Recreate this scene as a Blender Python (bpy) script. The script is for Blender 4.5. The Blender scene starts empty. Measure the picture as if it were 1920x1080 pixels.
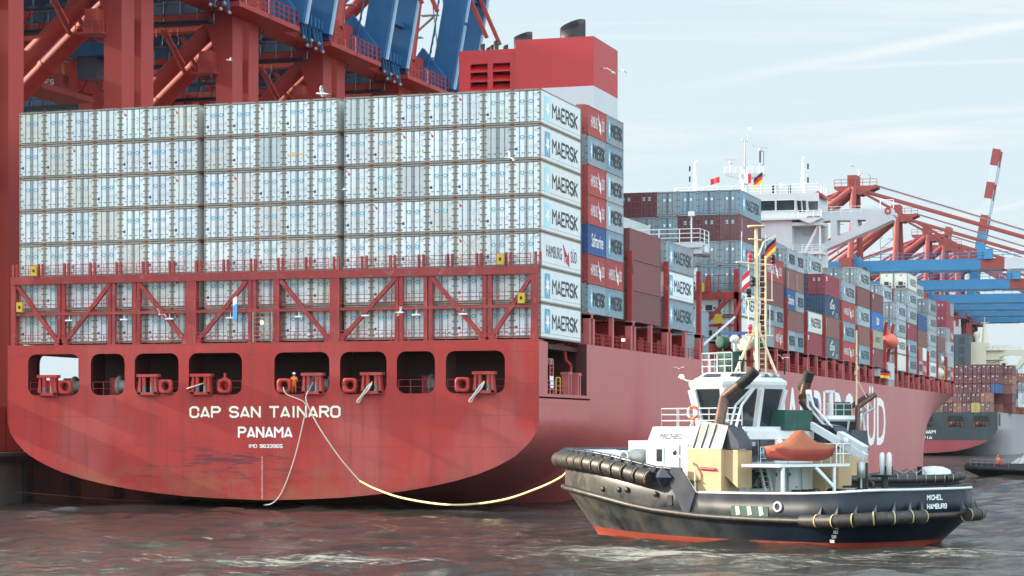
import bpy, math, random
from mathutils import Vector
random.seed(7)
scn = bpy.context.scene
COL = scn.collection
R = math.radians
# ---------------------------------------------------------------- camera
CX, CY, CZ, YAW = 77.8, -178.6, 6.4, 0.3052
cd = bpy.data.cameras.new("camera"); cam = bpy.data.objects.new("camera", cd); COL.objects.link(cam)
cam.location = (CX, CY, CZ); cam.rotation_euler = (R(90), 0, YAW)
cd.sensor_width = 36; cd.lens = 36 * 4273 / 1920; cd.shift_y = 271 / 1920
cd.clip_start = 1; cd.clip_end = 9000
scn.camera = cam
# ---------------------------------------------------------------- light
SUN = Vector((-0.99, -0.05, 0.38)).normalized()
world = bpy.data.worlds.new("World"); scn.world = world; world.use_nodes = True
wn = world.node_tree; wn.nodes.clear()
def wnode(t, **k):
    n = wn.nodes.new(t)
    for a, b in k.items(): setattr(n, a, b)
    return n
out = wnode('ShaderNodeOutputWorld'); bg = wnode('ShaderNodeBackground')
sky = wnode('ShaderNodeTexSky', sky_type='NISHITA', sun_disc=False)
sky.sun_elevation = math.asin(SUN.z); sky.sun_rotation = math.atan2(SUN.x, SUN.y)
sky.air_density = 1.0; sky.dust_density = 2.5; sky.ozone_density = 1.5
tc = wnode('ShaderNodeTexCoord'); mp = wnode('ShaderNodeMapping')
mp.inputs['Rotation'].default_value = (R(3), R(-10), R(20)); mp.inputs['Scale'].default_value = (1.6, 1.6, 26.0)
nz = wnode('ShaderNodeTexNoise'); nz.inputs['Scale'].default_value = 1.3; nz.inputs['Detail'].default_value = 7; nz.inputs['Roughness'].default_value = .62
nz.inputs['Distortion'].default_value = .35
rp = wnode('ShaderNodeValToRGB'); rp.color_ramp.elements[0].position = .53; rp.color_ramp.elements[1].position = .72
rp.color_ramp.elements[0].color = (0, 0, 0, 1); rp.color_ramp.elements[1].color = (.9, .9, .9, 1)
pale = wnode('ShaderNodeMix', data_type='RGBA'); pale.inputs['Factor'].default_value = .84; pale.inputs['B'].default_value = (5.35, 6.35, 6.85, 1)   # thin high haze
mx = wnode('ShaderNodeMix', data_type='RGBA')
mx.inputs['B'].default_value = (6.6, 6.8, 6.9, 1)          # cirrus streaks
wn.links.new(tc.outputs['Generated'], mp.inputs['Vector']); wn.links.new(mp.outputs['Vector'], nz.inputs['Vector'])
wn.links.new(nz.outputs['Fac'], rp.inputs['Fac']); wn.links.new(rp.outputs['Color'], mx.inputs['Factor'])
wn.links.new(sky.outputs['Color'], pale.inputs['A']); wn.links.new(pale.outputs['Result'], mx.inputs['A'])
# long thin contrails high over the harbour
cur_ = mx.outputs['Result']
mp2_ = wnode('ShaderNodeMapping'); mp2_.inputs['Scale'].default_value = (9, 9, 60); wn.links.new(tc.outputs['Generated'], mp2_.inputs['Vector'])
nz2 = wnode('ShaderNodeTexNoise'); nz2.inputs['Scale'].default_value = 1; nz2.inputs['Detail'].default_value = 6; nz2.inputs['Roughness'].default_value = .65; wn.links.new(mp2_.outputs[0], nz2.inputs['Vector'])
sxyz = wnode('ShaderNodeSeparateXYZ'); wn.links.new(tc.outputs['Generated'], sxyz.inputs[0])
for nrm_, xa, xb, wd, st in (((.12956, .18138, -.97484), -.26, -.12, .0036, .6), ((0, .15835, -.98738), -.20, -.14, .0020, .3), ((.04379, .14104, -.98904), -.24, -.15, .0026, .3), ((.14522, .10826, -.98346), -.14, -.09, .0020, .4)):
    d_ = wnode('ShaderNodeVectorMath', operation='DOT_PRODUCT'); d_.inputs[1].default_value = nrm_; wn.links.new(tc.outputs['Generated'], d_.inputs[0])
    o_ = wnode('ShaderNodeMath', operation='MULTIPLY_ADD'); o_.inputs[1].default_value = .010; wn.links.new(nz2.outputs['Fac'], o_.inputs[0]); wn.links.new(d_.outputs['Value'], o_.inputs[2])
    o2 = wnode('ShaderNodeMath', operation='SUBTRACT'); o2.inputs[1].default_value = .005; wn.links.new(o_.outputs[0], o2.inputs[0])
    ab = wnode('ShaderNodeMath', operation='ABSOLUTE'); wn.links.new(o2.outputs[0], ab.inputs[0])
    b1 = wnode('ShaderNodeMapRange', interpolation_type='SMOOTHSTEP'); b1.inputs['From Max'].default_value = wd; b1.inputs['To Min'].default_value = st; b1.inputs['To Max'].default_value = 0; wn.links.new(ab.outputs[0], b1.inputs['Value'])
    b2 = wnode('ShaderNodeMapRange', interpolation_type='SMOOTHSTEP'); b2.inputs['From Min'].default_value = xa; b2.inputs['From Max'].default_value = xb; wn.links.new(sxyz.outputs['X'], b2.inputs['Value'])
    b3 = wnode('ShaderNodeMapRange', interpolation_type='SMOOTHSTEP'); b3.inputs['From Min'].default_value = .05; b3.inputs['From Max'].default_value = .35; b3.inputs['To Min'].default_value = 1; b3.inputs['To Max'].default_value = 0; wn.links.new(sxyz.outputs['X'], b3.inputs['Value'])
    m1_ = wnode('ShaderNodeMath', operation='MULTIPLY'); wn.links.new(b1.outputs[0], m1_.inputs[0]); wn.links.new(b2.outputs[0], m1_.inputs[1])
    m2_ = wnode('ShaderNodeMath', operation='MULTIPLY'); wn.links.new(m1_.outputs[0], m2_.inputs[0]); wn.links.new(b3.outputs[0], m2_.inputs[1])
    x_ = wnode('ShaderNodeMix', data_type='RGBA'); x_.inputs['B'].default_value = (6.7, 6.9, 6.95, 1); wn.links.new(m2_.outputs[0], x_.inputs['Factor']); wn.links.new(cur_, x_.inputs['A']); cur_ = x_.outputs['Result']
# unseen bright sky area added behind and right of the camera to fill shaded faces
dt = wnode('ShaderNodeVectorMath', operation='DOT_PRODUCT'); dt.inputs[1].default_value = (.60, -.76, .24)
wn.links.new(tc.outputs['Generated'], dt.inputs[0])
br = wnode('ShaderNodeMapRange', interpolation_type='SMOOTHSTEP'); br.inputs['From Min'].default_value = -.1; br.inputs['From Max'].default_value = .75
br.inputs['To Min'].default_value = 1; br.inputs['To Max'].default_value = 3.5
wn.links.new(dt.outputs['Value'], br.inputs['Value'])
vm = wnode('ShaderNodeVectorMath', operation='SCALE'); wn.links.new(cur_, vm.inputs[0]); wn.links.new(br.outputs['Result'], vm.inputs['Scale'])
wn.links.new(vm.outputs[0], bg.inputs['Color'])
bg.inputs['Strength'].default_value = .058
wn.links.new(bg.outputs['Background'], out.inputs['Surface'])
sd = bpy.data.lights.new("sun", 'SUN'); sd.energy = 5.0; sd.angle = R(.6); sd.color = (1, .86, .68)
so = bpy.data.objects.new("sun", sd); COL.objects.link(so); so.rotation_euler = (-SUN).to_track_quat('-Z', 'Y').to_euler()
scn.view_settings.view_transform = 'Standard'; scn.view_settings.look = 'None'
scn.view_settings.exposure = 1.35; scn.view_settings.gamma = 1
scn.render.engine = 'CYCLES'
scn.cycles.max_bounces = 6; scn.cycles.diffuse_bounces = 3; scn.cycles.glossy_bounces = 3
# ---------------------------------------------------------------- helpers
class MB:
    def __init__(s): s.v = []; s.f = []; s.m = []; s.sm = []
    def add(s, vs, fs, m=0, sm=False):
        b = len(s.v); s.v += [tuple(p) for p in vs]
        for f in fs: s.f.append([b + i for i in f]); s.m.append(m); s.sm.append(sm)
        return s
    def box(s, x0, x1, y0, y1, z0, z1, m=0):
        vs = [(x, y, z) for z in (z0, z1) for y in (y0, y1) for x in (x0, x1)]
        return s.add(vs, [(0, 2, 3, 1), (4, 5, 7, 6), (0, 1, 5, 4), (2, 6, 7, 3), (0, 4, 6, 2), (1, 3, 7, 5)], m)
    def quad(s, a, b, c, d, m=0): return s.add([a, b, c, d], [(0, 1, 2, 3)], m)
    def tube(s, p, q, r, n=6, m=0, r2=None, caps=True):
        p = Vector(p); q = Vector(q); d = q - p
        if d.length < 1e-6: return s
        r2 = r if r2 is None else r2
        a = d.orthogonal().normalized(); b = d.normalized().cross(a)
        if n == 4: a, b = (a + b).normalized(), (b - a).normalized()
        vs = []
        for c, rr in ((p, r), (q, r2)):
            for i in range(n):
                t = 2 * math.pi * i / n; vs.append(c + (a * math.cos(t) + b * math.sin(t)) * rr)
        s.add(vs, [(i, (i + 1) % n, n + (i + 1) % n, n + i) for i in range(n)], m, n > 5)
        if caps: s.add(vs, [tuple(range(n))[::-1], tuple(range(n, 2 * n))], m)
        return s
    def path(s, pts, r, n=6, m=0):
        for a, b in zip(pts[:-1], pts[1:]): s.tube(a, b, r, n, m)
        return s
    def beam(s, p, q, w, h, m=0):           # box beam from p to q, w sideways, h up
        p = Vector(p); q = Vector(q); d = (q - p).normalized()
        up = Vector((0, 0, 1)) if abs(d.z) < .95 else Vector((1, 0, 0))
        a = d.cross(up).normalized() * w / 2; b = a.cross(d).normalized() * h / 2
        vs = [c + sa * a + sb * b for c in (p, q) for sa, sb in ((-1, -1), (1, -1), (1, 1), (-1, 1))]
        return s.add(vs, [(3, 2, 1, 0), (4, 5, 6, 7), (0, 1, 5, 4), (1, 2, 6, 5), (2, 3, 7, 6), (3, 0, 4, 7)], m)
    def lathe(s, c, prof, n=12, m=0, ax='z'):
        vs = []
        for r, h in prof:
            for i in range(n):
                t = 2 * math.pi * i / n; x, y = r * math.cos(t), r * math.sin(t)
                v = (x, y, h) if ax == 'z' else ((h, x, y) if ax == 'x' else (y, h, x))
                vs.append((c[0] + v[0], c[1] + v[1], c[2] + v[2]))
        fs = [(j * n + i, j * n + (i + 1) % n, (j + 1) * n + (i + 1) % n, (j + 1) * n + i) for j in range(len(prof) - 1) for i in range(n)]
        return s.add(vs, fs, m, True)
    def prism(s, pts, y0, y1, m=0, ax='y'):  # pts in (x,z) extruded along y (or in (y,z) along x, (x,y) along z)
        n = len(pts)
        def P(a, b, c): return (a, c, b) if ax == 'y' else ((c, a, b) if ax == 'x' else (a, b, c))
        vs = [P(a, b, y0) for a, b in pts] + [P(a, b, y1) for a, b in pts]
        return s.add(vs, [tuple(range(n)), tuple(range(2 * n - 1, n - 1, -1))] + [(i, n + i, n + (i + 1) % n, (i + 1) % n) for i in range(n)], m)
    def loft(s, secs, m=0, closed=False, sm=True, mfun=None):
        n = len(secs[0]); b = len(s.v); s.v += [tuple(p) for sec in secs for p in sec]
        for j in range(len(secs) - 1):
            for i in range(n if closed else n - 1):
                k = (i + 1) % n
                s.f.append([b + j * n + i, b + j * n + k, b + (j + 1) * n + k, b + (j + 1) * n + i])
                s.m.append(mfun(j, i) if mfun else m); s.sm.append(sm)
        return s
    def rail(s, pts, h=1.05, r=.03, step=1.5, rows=3, m=0):  # railing along a polyline of floor points
        for a, b in zip(pts[:-1], pts[1:]):
            a = Vector(a); b = Vector(b)
            for k in range(rows):
                z = Vector((0, 0, h * (k + 1) / rows)); s.tube(a + z, b + z, r * .8, 4, m, caps=False)
            n = max(1, round((b - a).length / step))
            for i in range(n + 1):
                c = a.lerp(b, i / n); s.tube(c, c + Vector((0, 0, h)), r, 4, m, caps=False)
        return s
    def mesh(s, name, mats):
        me = bpy.data.meshes.new(name); me.from_pydata(s.v, [], s.f)
        for mm in mats: me.materials.append(mm)
        me.polygons.foreach_set('material_index', s.m); me.polygons.foreach_set('use_smooth', s.sm)
        me.update(); return me
    def build(s, name, mats, parent=None, loc=(0, 0, 0), rot=0):
        if not isinstance(mats, (list, tuple)): mats = [mats]
        return place(s.mesh(name, mats), name, parent, loc, rot)
def place(me, name, parent=None, loc=(0, 0, 0), rot=0, color=None):
    o = bpy.data.objects.new(name, me); COL.objects.link(o); o.location = loc; o.rotation_euler = (0, 0, rot)
    if parent: o.parent = parent
    if color: o.color = (*color, 1)
    return o
def tag(o, label, cat, group=None, kind=None):
    o['label'] = label; o['category'] = cat
    if group: o['group'] = group
    if kind: o['kind'] = kind
    return o
def thing(name, label, cat, loc=(0, 0, 0), rot=0, group=None):
    return tag(place(None, name, None, loc, rot), label, cat, group)
ORD = 'first second third fourth fifth sixth seventh eighth ninth tenth eleventh twelfth thirteenth fourteenth fifteenth sixteenth seventeenth eighteenth nineteenth twentieth'.split()
# ---------------------------------------------------------------- materials
def mat(name, col, rough=.5, var=.12, scale=.6, dirt=0, dcol=(.06, .035, .025), streak=6, metal=0, objcol=False, emit=0, bump=0, spec=.5, patch=None, seams=None, scuff=False, wearx=None):
    m = bpy.data.materials.new(name); m.use_nodes = True; nt = m.node_tree; L = nt.links
    b = nt.nodes['Principled BSDF']; b.inputs['Roughness'].default_value = rough; b.inputs['Metallic'].default_value = metal
    b.inputs['Specular IOR Level'].default_value = spec
    N = lambda t, **k: (lambda n: ([setattr(n, a, c) for a, c in k.items()], n)[1])(nt.nodes.new(t))
    t = N('ShaderNodeTexCoord'); oi = N('ShaderNodeObjectInfo')
    off = N('ShaderNodeVectorMath', operation='ADD'); sc = N('ShaderNodeVectorMath', operation='SCALE'); cb = N('ShaderNodeCombineXYZ')
    L.new(oi.outputs['Random'], cb.inputs[0]); L.new(oi.outputs['Random'], cb.inputs[2]); L.new(cb.outputs[0], sc.inputs[0]); sc.inputs['Scale'].default_value = 90 if objcol else 0
    L.new(t.outputs['Object'], off.inputs[0]); L.new(sc.outputs[0], off.inputs[1])
    n1 = N('ShaderNodeTexNoise'); n1.inputs['Scale'].default_value = scale; n1.inputs['Detail'].default_value = 6; n1.inputs['Roughness'].default_value = .65
    L.new(off.outputs[0], n1.inputs['Vector'])
    mr = N('ShaderNodeMapRange'); mr.inputs['From Min'].default_value = .3; mr.inputs['From Max'].default_value = .7
    mr.inputs['To Min'].default_value = 1 - var; mr.inputs['To Max'].default_value = 1 + var
    L.new(n1.outputs['Fac'], mr.inputs['Value'])
    hs = N('ShaderNodeHueSaturation'); hs.inputs['Color'].default_value = (*col, 1)
    if objcol: L.new(oi.outputs['Color'], hs.inputs['Color'])
    L.new(mr.outputs['Result'], hs.inputs['Value'])
    cur = hs.outputs['Color']
    if patch:                                  # chalky faded patches
        n3 = N('ShaderNodeTexNoise'); n3.inputs['Scale'].default_value = patch[1]; n3.inputs['Detail'].default_value = 5; n3.inputs['Distortion'].default_value = .6
        mm = N('ShaderNodeMapping'); mm.inputs['Scale'].default_value = patch[3] if len(patch) > 3 else (1, 1, 1)
        L.new(off.outputs[0], mm.inputs['Vector']); L.new(mm.outputs[0], n3.inputs['Vector'])
        r3 = N('ShaderNodeMapRange'); r3.inputs['From Min'].default_value = patch[4] if len(patch) > 4 else .5; r3.inputs['From Max'].default_value = (patch[4] if len(patch) > 4 else .5) + .17
        r3.inputs['To Max'].default_value = patch[2]; L.new(n3.outputs['Fac'], r3.inputs['Value'])
        x3 = N('ShaderNodeMix', data_type='RGBA'); x3.inputs['B'].default_value = (*patch[0], 1)
        L.new(r3.outputs['Result'], x3.inputs['Factor']); L.new(cur, x3.inputs['A']); cur = x3.outputs['Result']
    if dirt:
        mp2 = N('ShaderNodeMapping'); mp2.inputs['Scale'].default_value = (streak, streak, streak * .06)
        n2 = N('ShaderNodeTexNoise'); n2.inputs['Scale'].default_value = .5; n2.inputs['Detail'].default_value = 5; n2.inputs['Roughness'].default_value = .7
        L.new(off.outputs[0], mp2.inputs['Vector']); L.new(mp2.outputs[0], n2.inputs['Vector'])
        r2 = N('ShaderNodeMapRange'); r2.inputs['From Min'].default_value = .5; r2.inputs['From Max'].default_value = .8; r2.inputs['To Max'].default_value = dirt
        L.new(n2.outputs['Fac'], r2.inputs['Value'])
        x2 = N('ShaderNodeMix', data_type='RGBA'); x2.inputs['B'].default_value = (*dcol, 1)
        L.new(r2.outputs['Result'], x2.inputs['Factor']); L.new(cur, x2.inputs['A']); cur = x2.outputs['Result']
    def mixin(fac, c2, cur):
        x = N('ShaderNodeMix', data_type='RGBA'); x.inputs['B'].default_value = (*c2, 1); L.new(fac, x.inputs['Factor']); L.new(cur, x.inputs['A']); return x.outputs['Result']
    if seams or scuff or wearx: sp = N('ShaderNodeSeparateXYZ'); L.new(t.outputs['Object'], sp.inputs[0])
    if seams:                                  # welded plate seams
        ad = N('ShaderNodeMath', operation='ADD'); L.new(sp.outputs['X'], ad.inputs[0]); L.new(sp.outputs['Y'], ad.inputs[1])
        c2 = N('ShaderNodeCombineXYZ'); L.new(ad.outputs[0], c2.inputs[0]); L.new(sp.outputs['Z'], c2.inputs[1])
        bk = N('ShaderNodeTexBrick'); bk.inputs['Scale'].default_value = 1; bk.inputs['Brick Width'].default_value = seams[0]; bk.inputs['Row Height'].default_value = seams[1]
        bk.inputs['Mortar Size'].default_value = .022; bk.inputs['Mortar Smooth'].default_value = .5; L.new(c2.outputs[0], bk.inputs['Vector'])
        fm = N('ShaderNodeMath', operation='MULTIPLY'); fm.inputs[1].default_value = .6; L.new(bk.outputs['Fac'], fm.inputs[0]); cur = mixin(fm.outputs[0], tuple(v * .45 for v in col), cur)
    if wearx:                                  # scrubbed plating with low sunlight painted in, paler towards the bow
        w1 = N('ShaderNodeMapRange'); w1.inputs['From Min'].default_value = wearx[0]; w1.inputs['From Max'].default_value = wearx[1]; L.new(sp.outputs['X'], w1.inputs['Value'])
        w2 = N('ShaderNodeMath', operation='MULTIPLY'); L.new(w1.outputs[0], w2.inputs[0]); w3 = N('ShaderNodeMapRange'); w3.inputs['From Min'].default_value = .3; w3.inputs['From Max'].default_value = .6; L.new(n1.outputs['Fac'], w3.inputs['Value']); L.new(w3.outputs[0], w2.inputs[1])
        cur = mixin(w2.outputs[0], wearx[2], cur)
    if scuff:                                  # fender scrapes low on the stern and a rusty band at the waterline
        def stretch(scale, sc3, lo, hi, mx):
            m_ = N('ShaderNodeMapping'); m_.inputs['Scale'].default_value = sc3; n_ = N('ShaderNodeTexNoise'); n_.inputs['Scale'].default_value = scale; n_.inputs['Detail'].default_value = 7; n_.inputs['Roughness'].default_value = .7
            L.new(t.outputs['Object'], m_.inputs['Vector']); L.new(m_.outputs[0], n_.inputs['Vector'])
            r_ = N('ShaderNodeMapRange'); r_.inputs['From Min'].default_value = lo; r_.inputs['From Max'].default_value = hi; r_.inputs['To Max'].default_value = mx; L.new(n_.outputs['Fac'], r_.inputs['Value']); return r_.outputs['Result']
        def band(sock, a, b_, c_, d_):
            r1 = N('ShaderNodeMapRange'); r1.inputs['From Min'].default_value = a; r1.inputs['From Max'].default_value = b_; L.new(sp.outputs[sock], r1.inputs['Value'])
            r2_ = N('ShaderNodeMapRange'); r2_.inputs['From Min'].default_value = c_; r2_.inputs['From Max'].default_value = d_; r2_.inputs['To Min'].default_value = 1; r2_.inputs['To Max'].default_value = 0; L.new(sp.outputs[sock], r2_.inputs['Value'])
            q_ = N('ShaderNodeMath', operation='MULTIPLY'); L.new(r1.outputs[0], q_.inputs[0]); L.new(r2_.outputs[0], q_.inputs[1]); return q_.outputs[0]
        def mul(a, b_):
            q_ = N('ShaderNodeMath', operation='MULTIPLY'); L.new(a, q_.inputs[0]); L.new(b_, q_.inputs[1]); return q_.outputs[0]
        cur = mixin(mul(stretch(.9, (.28, 1, 2.6), .53, .59, .85), mul(band('Z', 1.6, 2.6, 4.6, 6.0), band('X', -15, -10, .5, 5))), (.075, .022, .030), cur)
        cur = mixin(mul(stretch(.35, (1, 1, 1.6), .42, .62, .75), band('Z', -.5, .2, 2.2, 4.0)), (.26, .09, .045), cur)
        cur = mixin(mul(stretch(2.0, (1, 1, .05), .58, .72, .6), band('Z', 6.5, 9.2, 13.0, 14.0)), (.06, .02, .015), cur)
    L.new(cur, b.inputs['Base Color'])
    rr = N('ShaderNodeMapRange'); rr.inputs['To Min'].default_value = max(0, rough - .1); rr.inputs['To Max'].default_value = min(1, rough + .12)
    L.new(n1.outputs['Fac'], rr.inputs['Value']); L.new(rr.outputs['Result'], b.inputs['Roughness'])
    if emit: b.inputs['Emission Color'].default_value = (*col, 1); b.inputs['Emission Strength'].default_value = emit
    if bump:
        bp = N('ShaderNodeBump'); bp.inputs['Strength'].default_value = bump; bp.inputs['Distance'].default_value = .05
        L.new(n1.outputs['Fac'], bp.inputs['Height']); L.new(bp.outputs[0], b.inputs['Normal'])
    return m
M = {}
def mk(k, *a, **kw): M[k] = mat(k, *a, **kw)
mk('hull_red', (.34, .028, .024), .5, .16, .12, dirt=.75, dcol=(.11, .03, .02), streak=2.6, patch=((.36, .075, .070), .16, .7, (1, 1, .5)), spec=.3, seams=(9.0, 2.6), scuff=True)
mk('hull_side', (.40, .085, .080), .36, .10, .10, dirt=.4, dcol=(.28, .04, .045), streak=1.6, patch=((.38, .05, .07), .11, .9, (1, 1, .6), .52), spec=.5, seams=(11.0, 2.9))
mk('deck_red', (.26, .016, .015), .5, .18, .5, dirt=.4, dcol=(.08, .03, .02), streak=4)
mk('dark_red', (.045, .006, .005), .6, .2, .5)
mk('truss_red', (.26, .015, .014), .5, .2, .8, dirt=.5, dcol=(.14, .1, .09), streak=3, patch=((.20, .15, .14), 1.6, .8, (1, 1, 1), .6))
mk('side_post', (.38, .08, .08), .45, .15, .7, dirt=.4, dcol=(.2, .05, .04), streak=4)
mk('white', (.50, .52, .54), .4, .05, .4, dirt=.25, dcol=(.45, .36, .27), streak=3)
mk('warmwhite', (.80, .79, .75), .4, .05, .5, dirt=.2, dcol=(.5, .42, .3), streak=4)
mk('rail_white', (.72, .73, .73), .5, .05, 1)
mk('rail_red', (.26, .018, .018), .5, .1, 1)
mk('black', (.012, .013, .015), .5, .2, 1, spec=.35)
mk('rubber', (.02, .018, .016), .5, .35, 2.5, patch=((.07, .055, .045), 3, .6))
mk('glass', (.02, .03, .035), .06, .2, .5, spec=.8)
mk('paint', (.5, .5, .5), .5, .10, .5, dirt=.45, dcol=(.14, .075, .045), streak=5, objcol=True, bump=.15)
mk('lettering', (.9, .9, .9), .5, .06, 2, objcol=True)
mk('reefer', (.66, .69, .70), .38, .05, .8, dirt=.22, dcol=(.30, .25, .19), streak=6, objcol=True)
mk('reefer_frame', (.25, .23, .19), .5, .3, 1.2, dirt=.8, dcol=(.16, .08, .04), streak=7)
mk('rod', (.10, .115, .125), .5, .2, 2)
mk('gasket', (.035, .04, .045), .6, .1, 2)
mk('sticker_blue', (.12, .36, .50), .5, .1, 3)
mk('sticker_pale', (.62, .82, .88), .5, .05, 3)
mk('sticker_red', (.50, .02, .06), .5, .1, 3)
mk('sticker_grey', (.36, .38, .38), .6, .1, 6)
mk('sticker_yellow', (.70, .45, .05), .5, .1, 3)
mk('sticker_navy', (.02, .04, .13), .5, .1, 3)
mk('faded', (.36, .70, .80), .5, .12, 1)
mk('steel', (.35, .36, .37), .45, .15, 1, metal=.6)
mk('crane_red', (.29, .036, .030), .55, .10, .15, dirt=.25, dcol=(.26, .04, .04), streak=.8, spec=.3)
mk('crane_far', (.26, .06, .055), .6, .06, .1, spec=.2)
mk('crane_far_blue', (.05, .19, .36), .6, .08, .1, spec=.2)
mk('girder_shade_blue', (.009, .028, .058), .6, .3, .3, dirt=.5, dcol=(.006, .008, .01), streak=2, spec=.2)  # darker copy of the crane blue, shade on the girders put into the colour
mk('crane_blue', (.014, .090, .215), .5, .14, .3, dirt=.4, dcol=(.01, .02, .04), streak=2, spec=.3)
mk('crane_pale', (.30, .44, .55), .5, .1, .5)
mk('concrete', (.07, .068, .058), .85, .25, .5, dirt=.5, dcol=(.03, .035, .025), streak=1.2)
mk('rope_white', (.36, .35, .32), .8, .15, 5)
mk('rope_yellow', (.72, .60, .28), .8, .15, 5)
mk('rust', (.22, .07, .03), .8, .3, 3)
mk('funnel_red', (.40, .014, .018), .42, .08, .3, dirt=.15, dcol=(.3, .03, .04), streak=3)
mk('yellow', (.50, .32, .015), .45, .1, 1)
mk('navy', (.012, .025, .045), .3, .15, .5, dirt=.2, dcol=(.05, .05, .05), streak=3, spec=.7)
mk('tug_grey', (.42, .45, .46), .5, .1, 1)
mk('green', (.02, .16, .07), .5, .1, 1)
mk('canvas_green', (.012, .06, .045), .7, .3, 1.5, bump=.4)
mk('strap_tan', (.42, .33, .17), .7, .2, 3)
mk('orange', (.62, .10, .02), .6, .12, 1)
def smooth(pts, n=8):
    o = []
    P = [Vector(p) for p in pts]; P = [P[0]] + P + [P[-1]]
    for i in range(1, len(P) - 2):
        for k in range(n):
            t = k / n; a, b, c, d = P[i - 1], P[i], P[i + 1], P[i + 2]
            o.append(.5 * ((2 * b) + (c - a) * t + (2 * a - 5 * b + 4 * c - d) * t * t + (3 * b - a - 3 * c + d) * t ** 3))
    o.append(P[-2]); return o
# ---------------------------------------------------------------- lettering
_tc = {}
def text_pts(s, bold=.0):
    if (s, bold) in _tc: return _tc[(s, bold)]
    cu = bpy.data.curves.new("t", 'FONT'); cu.body = s; cu.size = 1; cu.offset = bold; cu.resolution_u = 3
    ob = bpy.data.objects.new("t", cu); COL.objects.link(ob)
    me = bpy.data.meshes.new_from_object(ob.evaluated_get(bpy.context.evaluated_depsgraph_get()))
    vs = [(v.co.x, v.co.y) for v in me.vertices]; fs = [list(p.vertices) for p in me.polygons]
    bpy.data.objects.remove(ob); bpy.data.curves.remove(cu); bpy.data.meshes.remove(me)
    x0 = min(v[0] for v in vs); x1 = max(v[0] for v in vs); y0 = min(v[1] for v in vs); y1 = max(v[1] for v in vs)
    vs = [((x - x0) / (x1 - x0), (y - y0) / (y1 - y0)) for x, y in vs]
    _tc[(s, bold)] = (vs, fs); return vs, fs
GLY = dict(A='002640|1131', B='000626363534330333|333242413010 00'.replace(' ', ''), C='454636160501001030' + '4041', D='000626354541302000'.replace('2635', '2646').replace('454130', '4541'), E='4606004 0|0333'.replace(' ', ''), F='460600|0333',
    G='4546361605011030414333', H='0006|4046|0343', I='0006', K='0006|4603|1340', L='060040', M='0006234640', N='00064046', O='0501103041453616050 1'.replace(' ', ''), P='00063645443303', R='00063645443303|2340', S='4536160504133342413010 01'.replace(' ', ''),
    T='0646|2026', U='06011030414 6'.replace(' ', ''), V='062046', W='060023 4046'.replace(' ', ''))
GLY.update({'0': GLY['O'], '1': '1526 20'.replace(' ', ''), '2': '0516364544 0040'.replace(' ', ''), '3': '051636454433|2333424130 1001'.replace(' ', ''), '4': '30360242', '5': '460603334241301001', '6': '453616050110304142331302'[:24], '7': '0646 10'.replace(' ', ''),
    '8': '1305061636454433130201103041423 3'.replace(' ', ''), '9': '011030414536160504133344', '\u00dc': '06011030414 6|1718|3738'.replace(' ', ''), 'Y': '0623 46|2320'.replace(' ', '')})
GLY['B'] = '000636454433 03|33424130 00'.replace(' ', ''); GLY['C'] = '4445361605011030414 2'.replace(' ', ''); GLY['D'] = '00063645413000'; GLY['O'] = '05163645413010 0105'.replace(' ', ''); GLY['0'] = GLY['O']; GLY['G'] = '44453616050110304143 23'.replace(' ', '')
GLY['S'] = '45361605041333424130 1001'.replace(' ', '').replace('3010', '3010'); GLY['E'] = '46060040|0333'; GLY['M'] = '00062346 40'.replace(' ', ''); GLY['6'] = '4536160501103041423303'; GLY['9'] = '01103041453616050413 43'.replace(' ', ''); GLY['8'] = '13040516364544334241301001 02133 3'.replace(' ', '')
def strokes(mb, s, o, u, v, w, h, m=0, wt=.17, thick=.012):
    """block lettering drawn with straight strokes, the way names are cut on ships and boxes"""
    o = Vector(o); u = Vector(u).normalized(); v = Vector(v).normalized(); n = u.cross(v).normalized()
    adv = {'I': .34, ' ': .55, '1': .55, 'M': 1.15, 'W': 1.2}; gap = .36
    tot = sum(adv.get(c, 1) for c in s) + gap * (len(s) - 1) + .0; x = 0; k = 0
    H = h - wt * h; sc = w / (tot + wt * h / w * 0)
    for c in s:
        a = adv.get(c, 1)
        for st in (GLY.get(c, '').split('|') if c in GLY else []):
            P = [(int(st[i]), int(st[i + 1])) for i in range(0, len(st) - 1, 2)]
            P = [((x + (p / 4 * a if c != 'I' else a / 2)) * sc, wt * h / 2 + q / 6 * H) for p, q in P]
            for (x0, y0), (x1, y1) in zip(P[:-1], P[1:]):
                L_ = math.hypot(x1 - x0, y1 - y0)
                if L_ < 1e-6: continue
                dx, dy = (x1 - x0) / L_, (y1 - y0) / L_; t = wt * h / 2; e = t * .8 if (abs(dx) < .01 or abs(dy) < .01) else t * .35; k += 1
                q4 = [(x0 - dx * e - dy * t, y0 - dy * e + dx * t), (x0 - dx * e + dy * t, y0 - dy * e - dx * t), (x1 + dx * e + dy * t, y1 + dy * e - dx * t), (x1 + dx * e - dy * t, y1 + dy * e + dx * t)]
                mb.add([o + u * a_ + v * b_ + n * (thick + k * .0006) for a_, b_ in q4], [(0, 1, 2, 3)], m)
        x += a + gap
    return mb
def letters(mb, s, o, u, v, w, h, m=0, bold=.02, thick=.012):
    if bold >= .018 and all(c in GLY or c == ' ' for c in s): return strokes(mb, s, o, u, v, w, h, m, .155 if bold < .03 else .175, thick)
    """text s fitted in a w x h box, lower-left o, along u, up v"""
    o = Vector(o); u = Vector(u).normalized(); v = Vector(v).normalized(); n = u.cross(v)
    vs, fs = text_pts(s, bold)
    mb.add([o + u * (a * w) + v * (b * h) + n * thick for a, b in vs], fs, m)
    return mb
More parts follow.
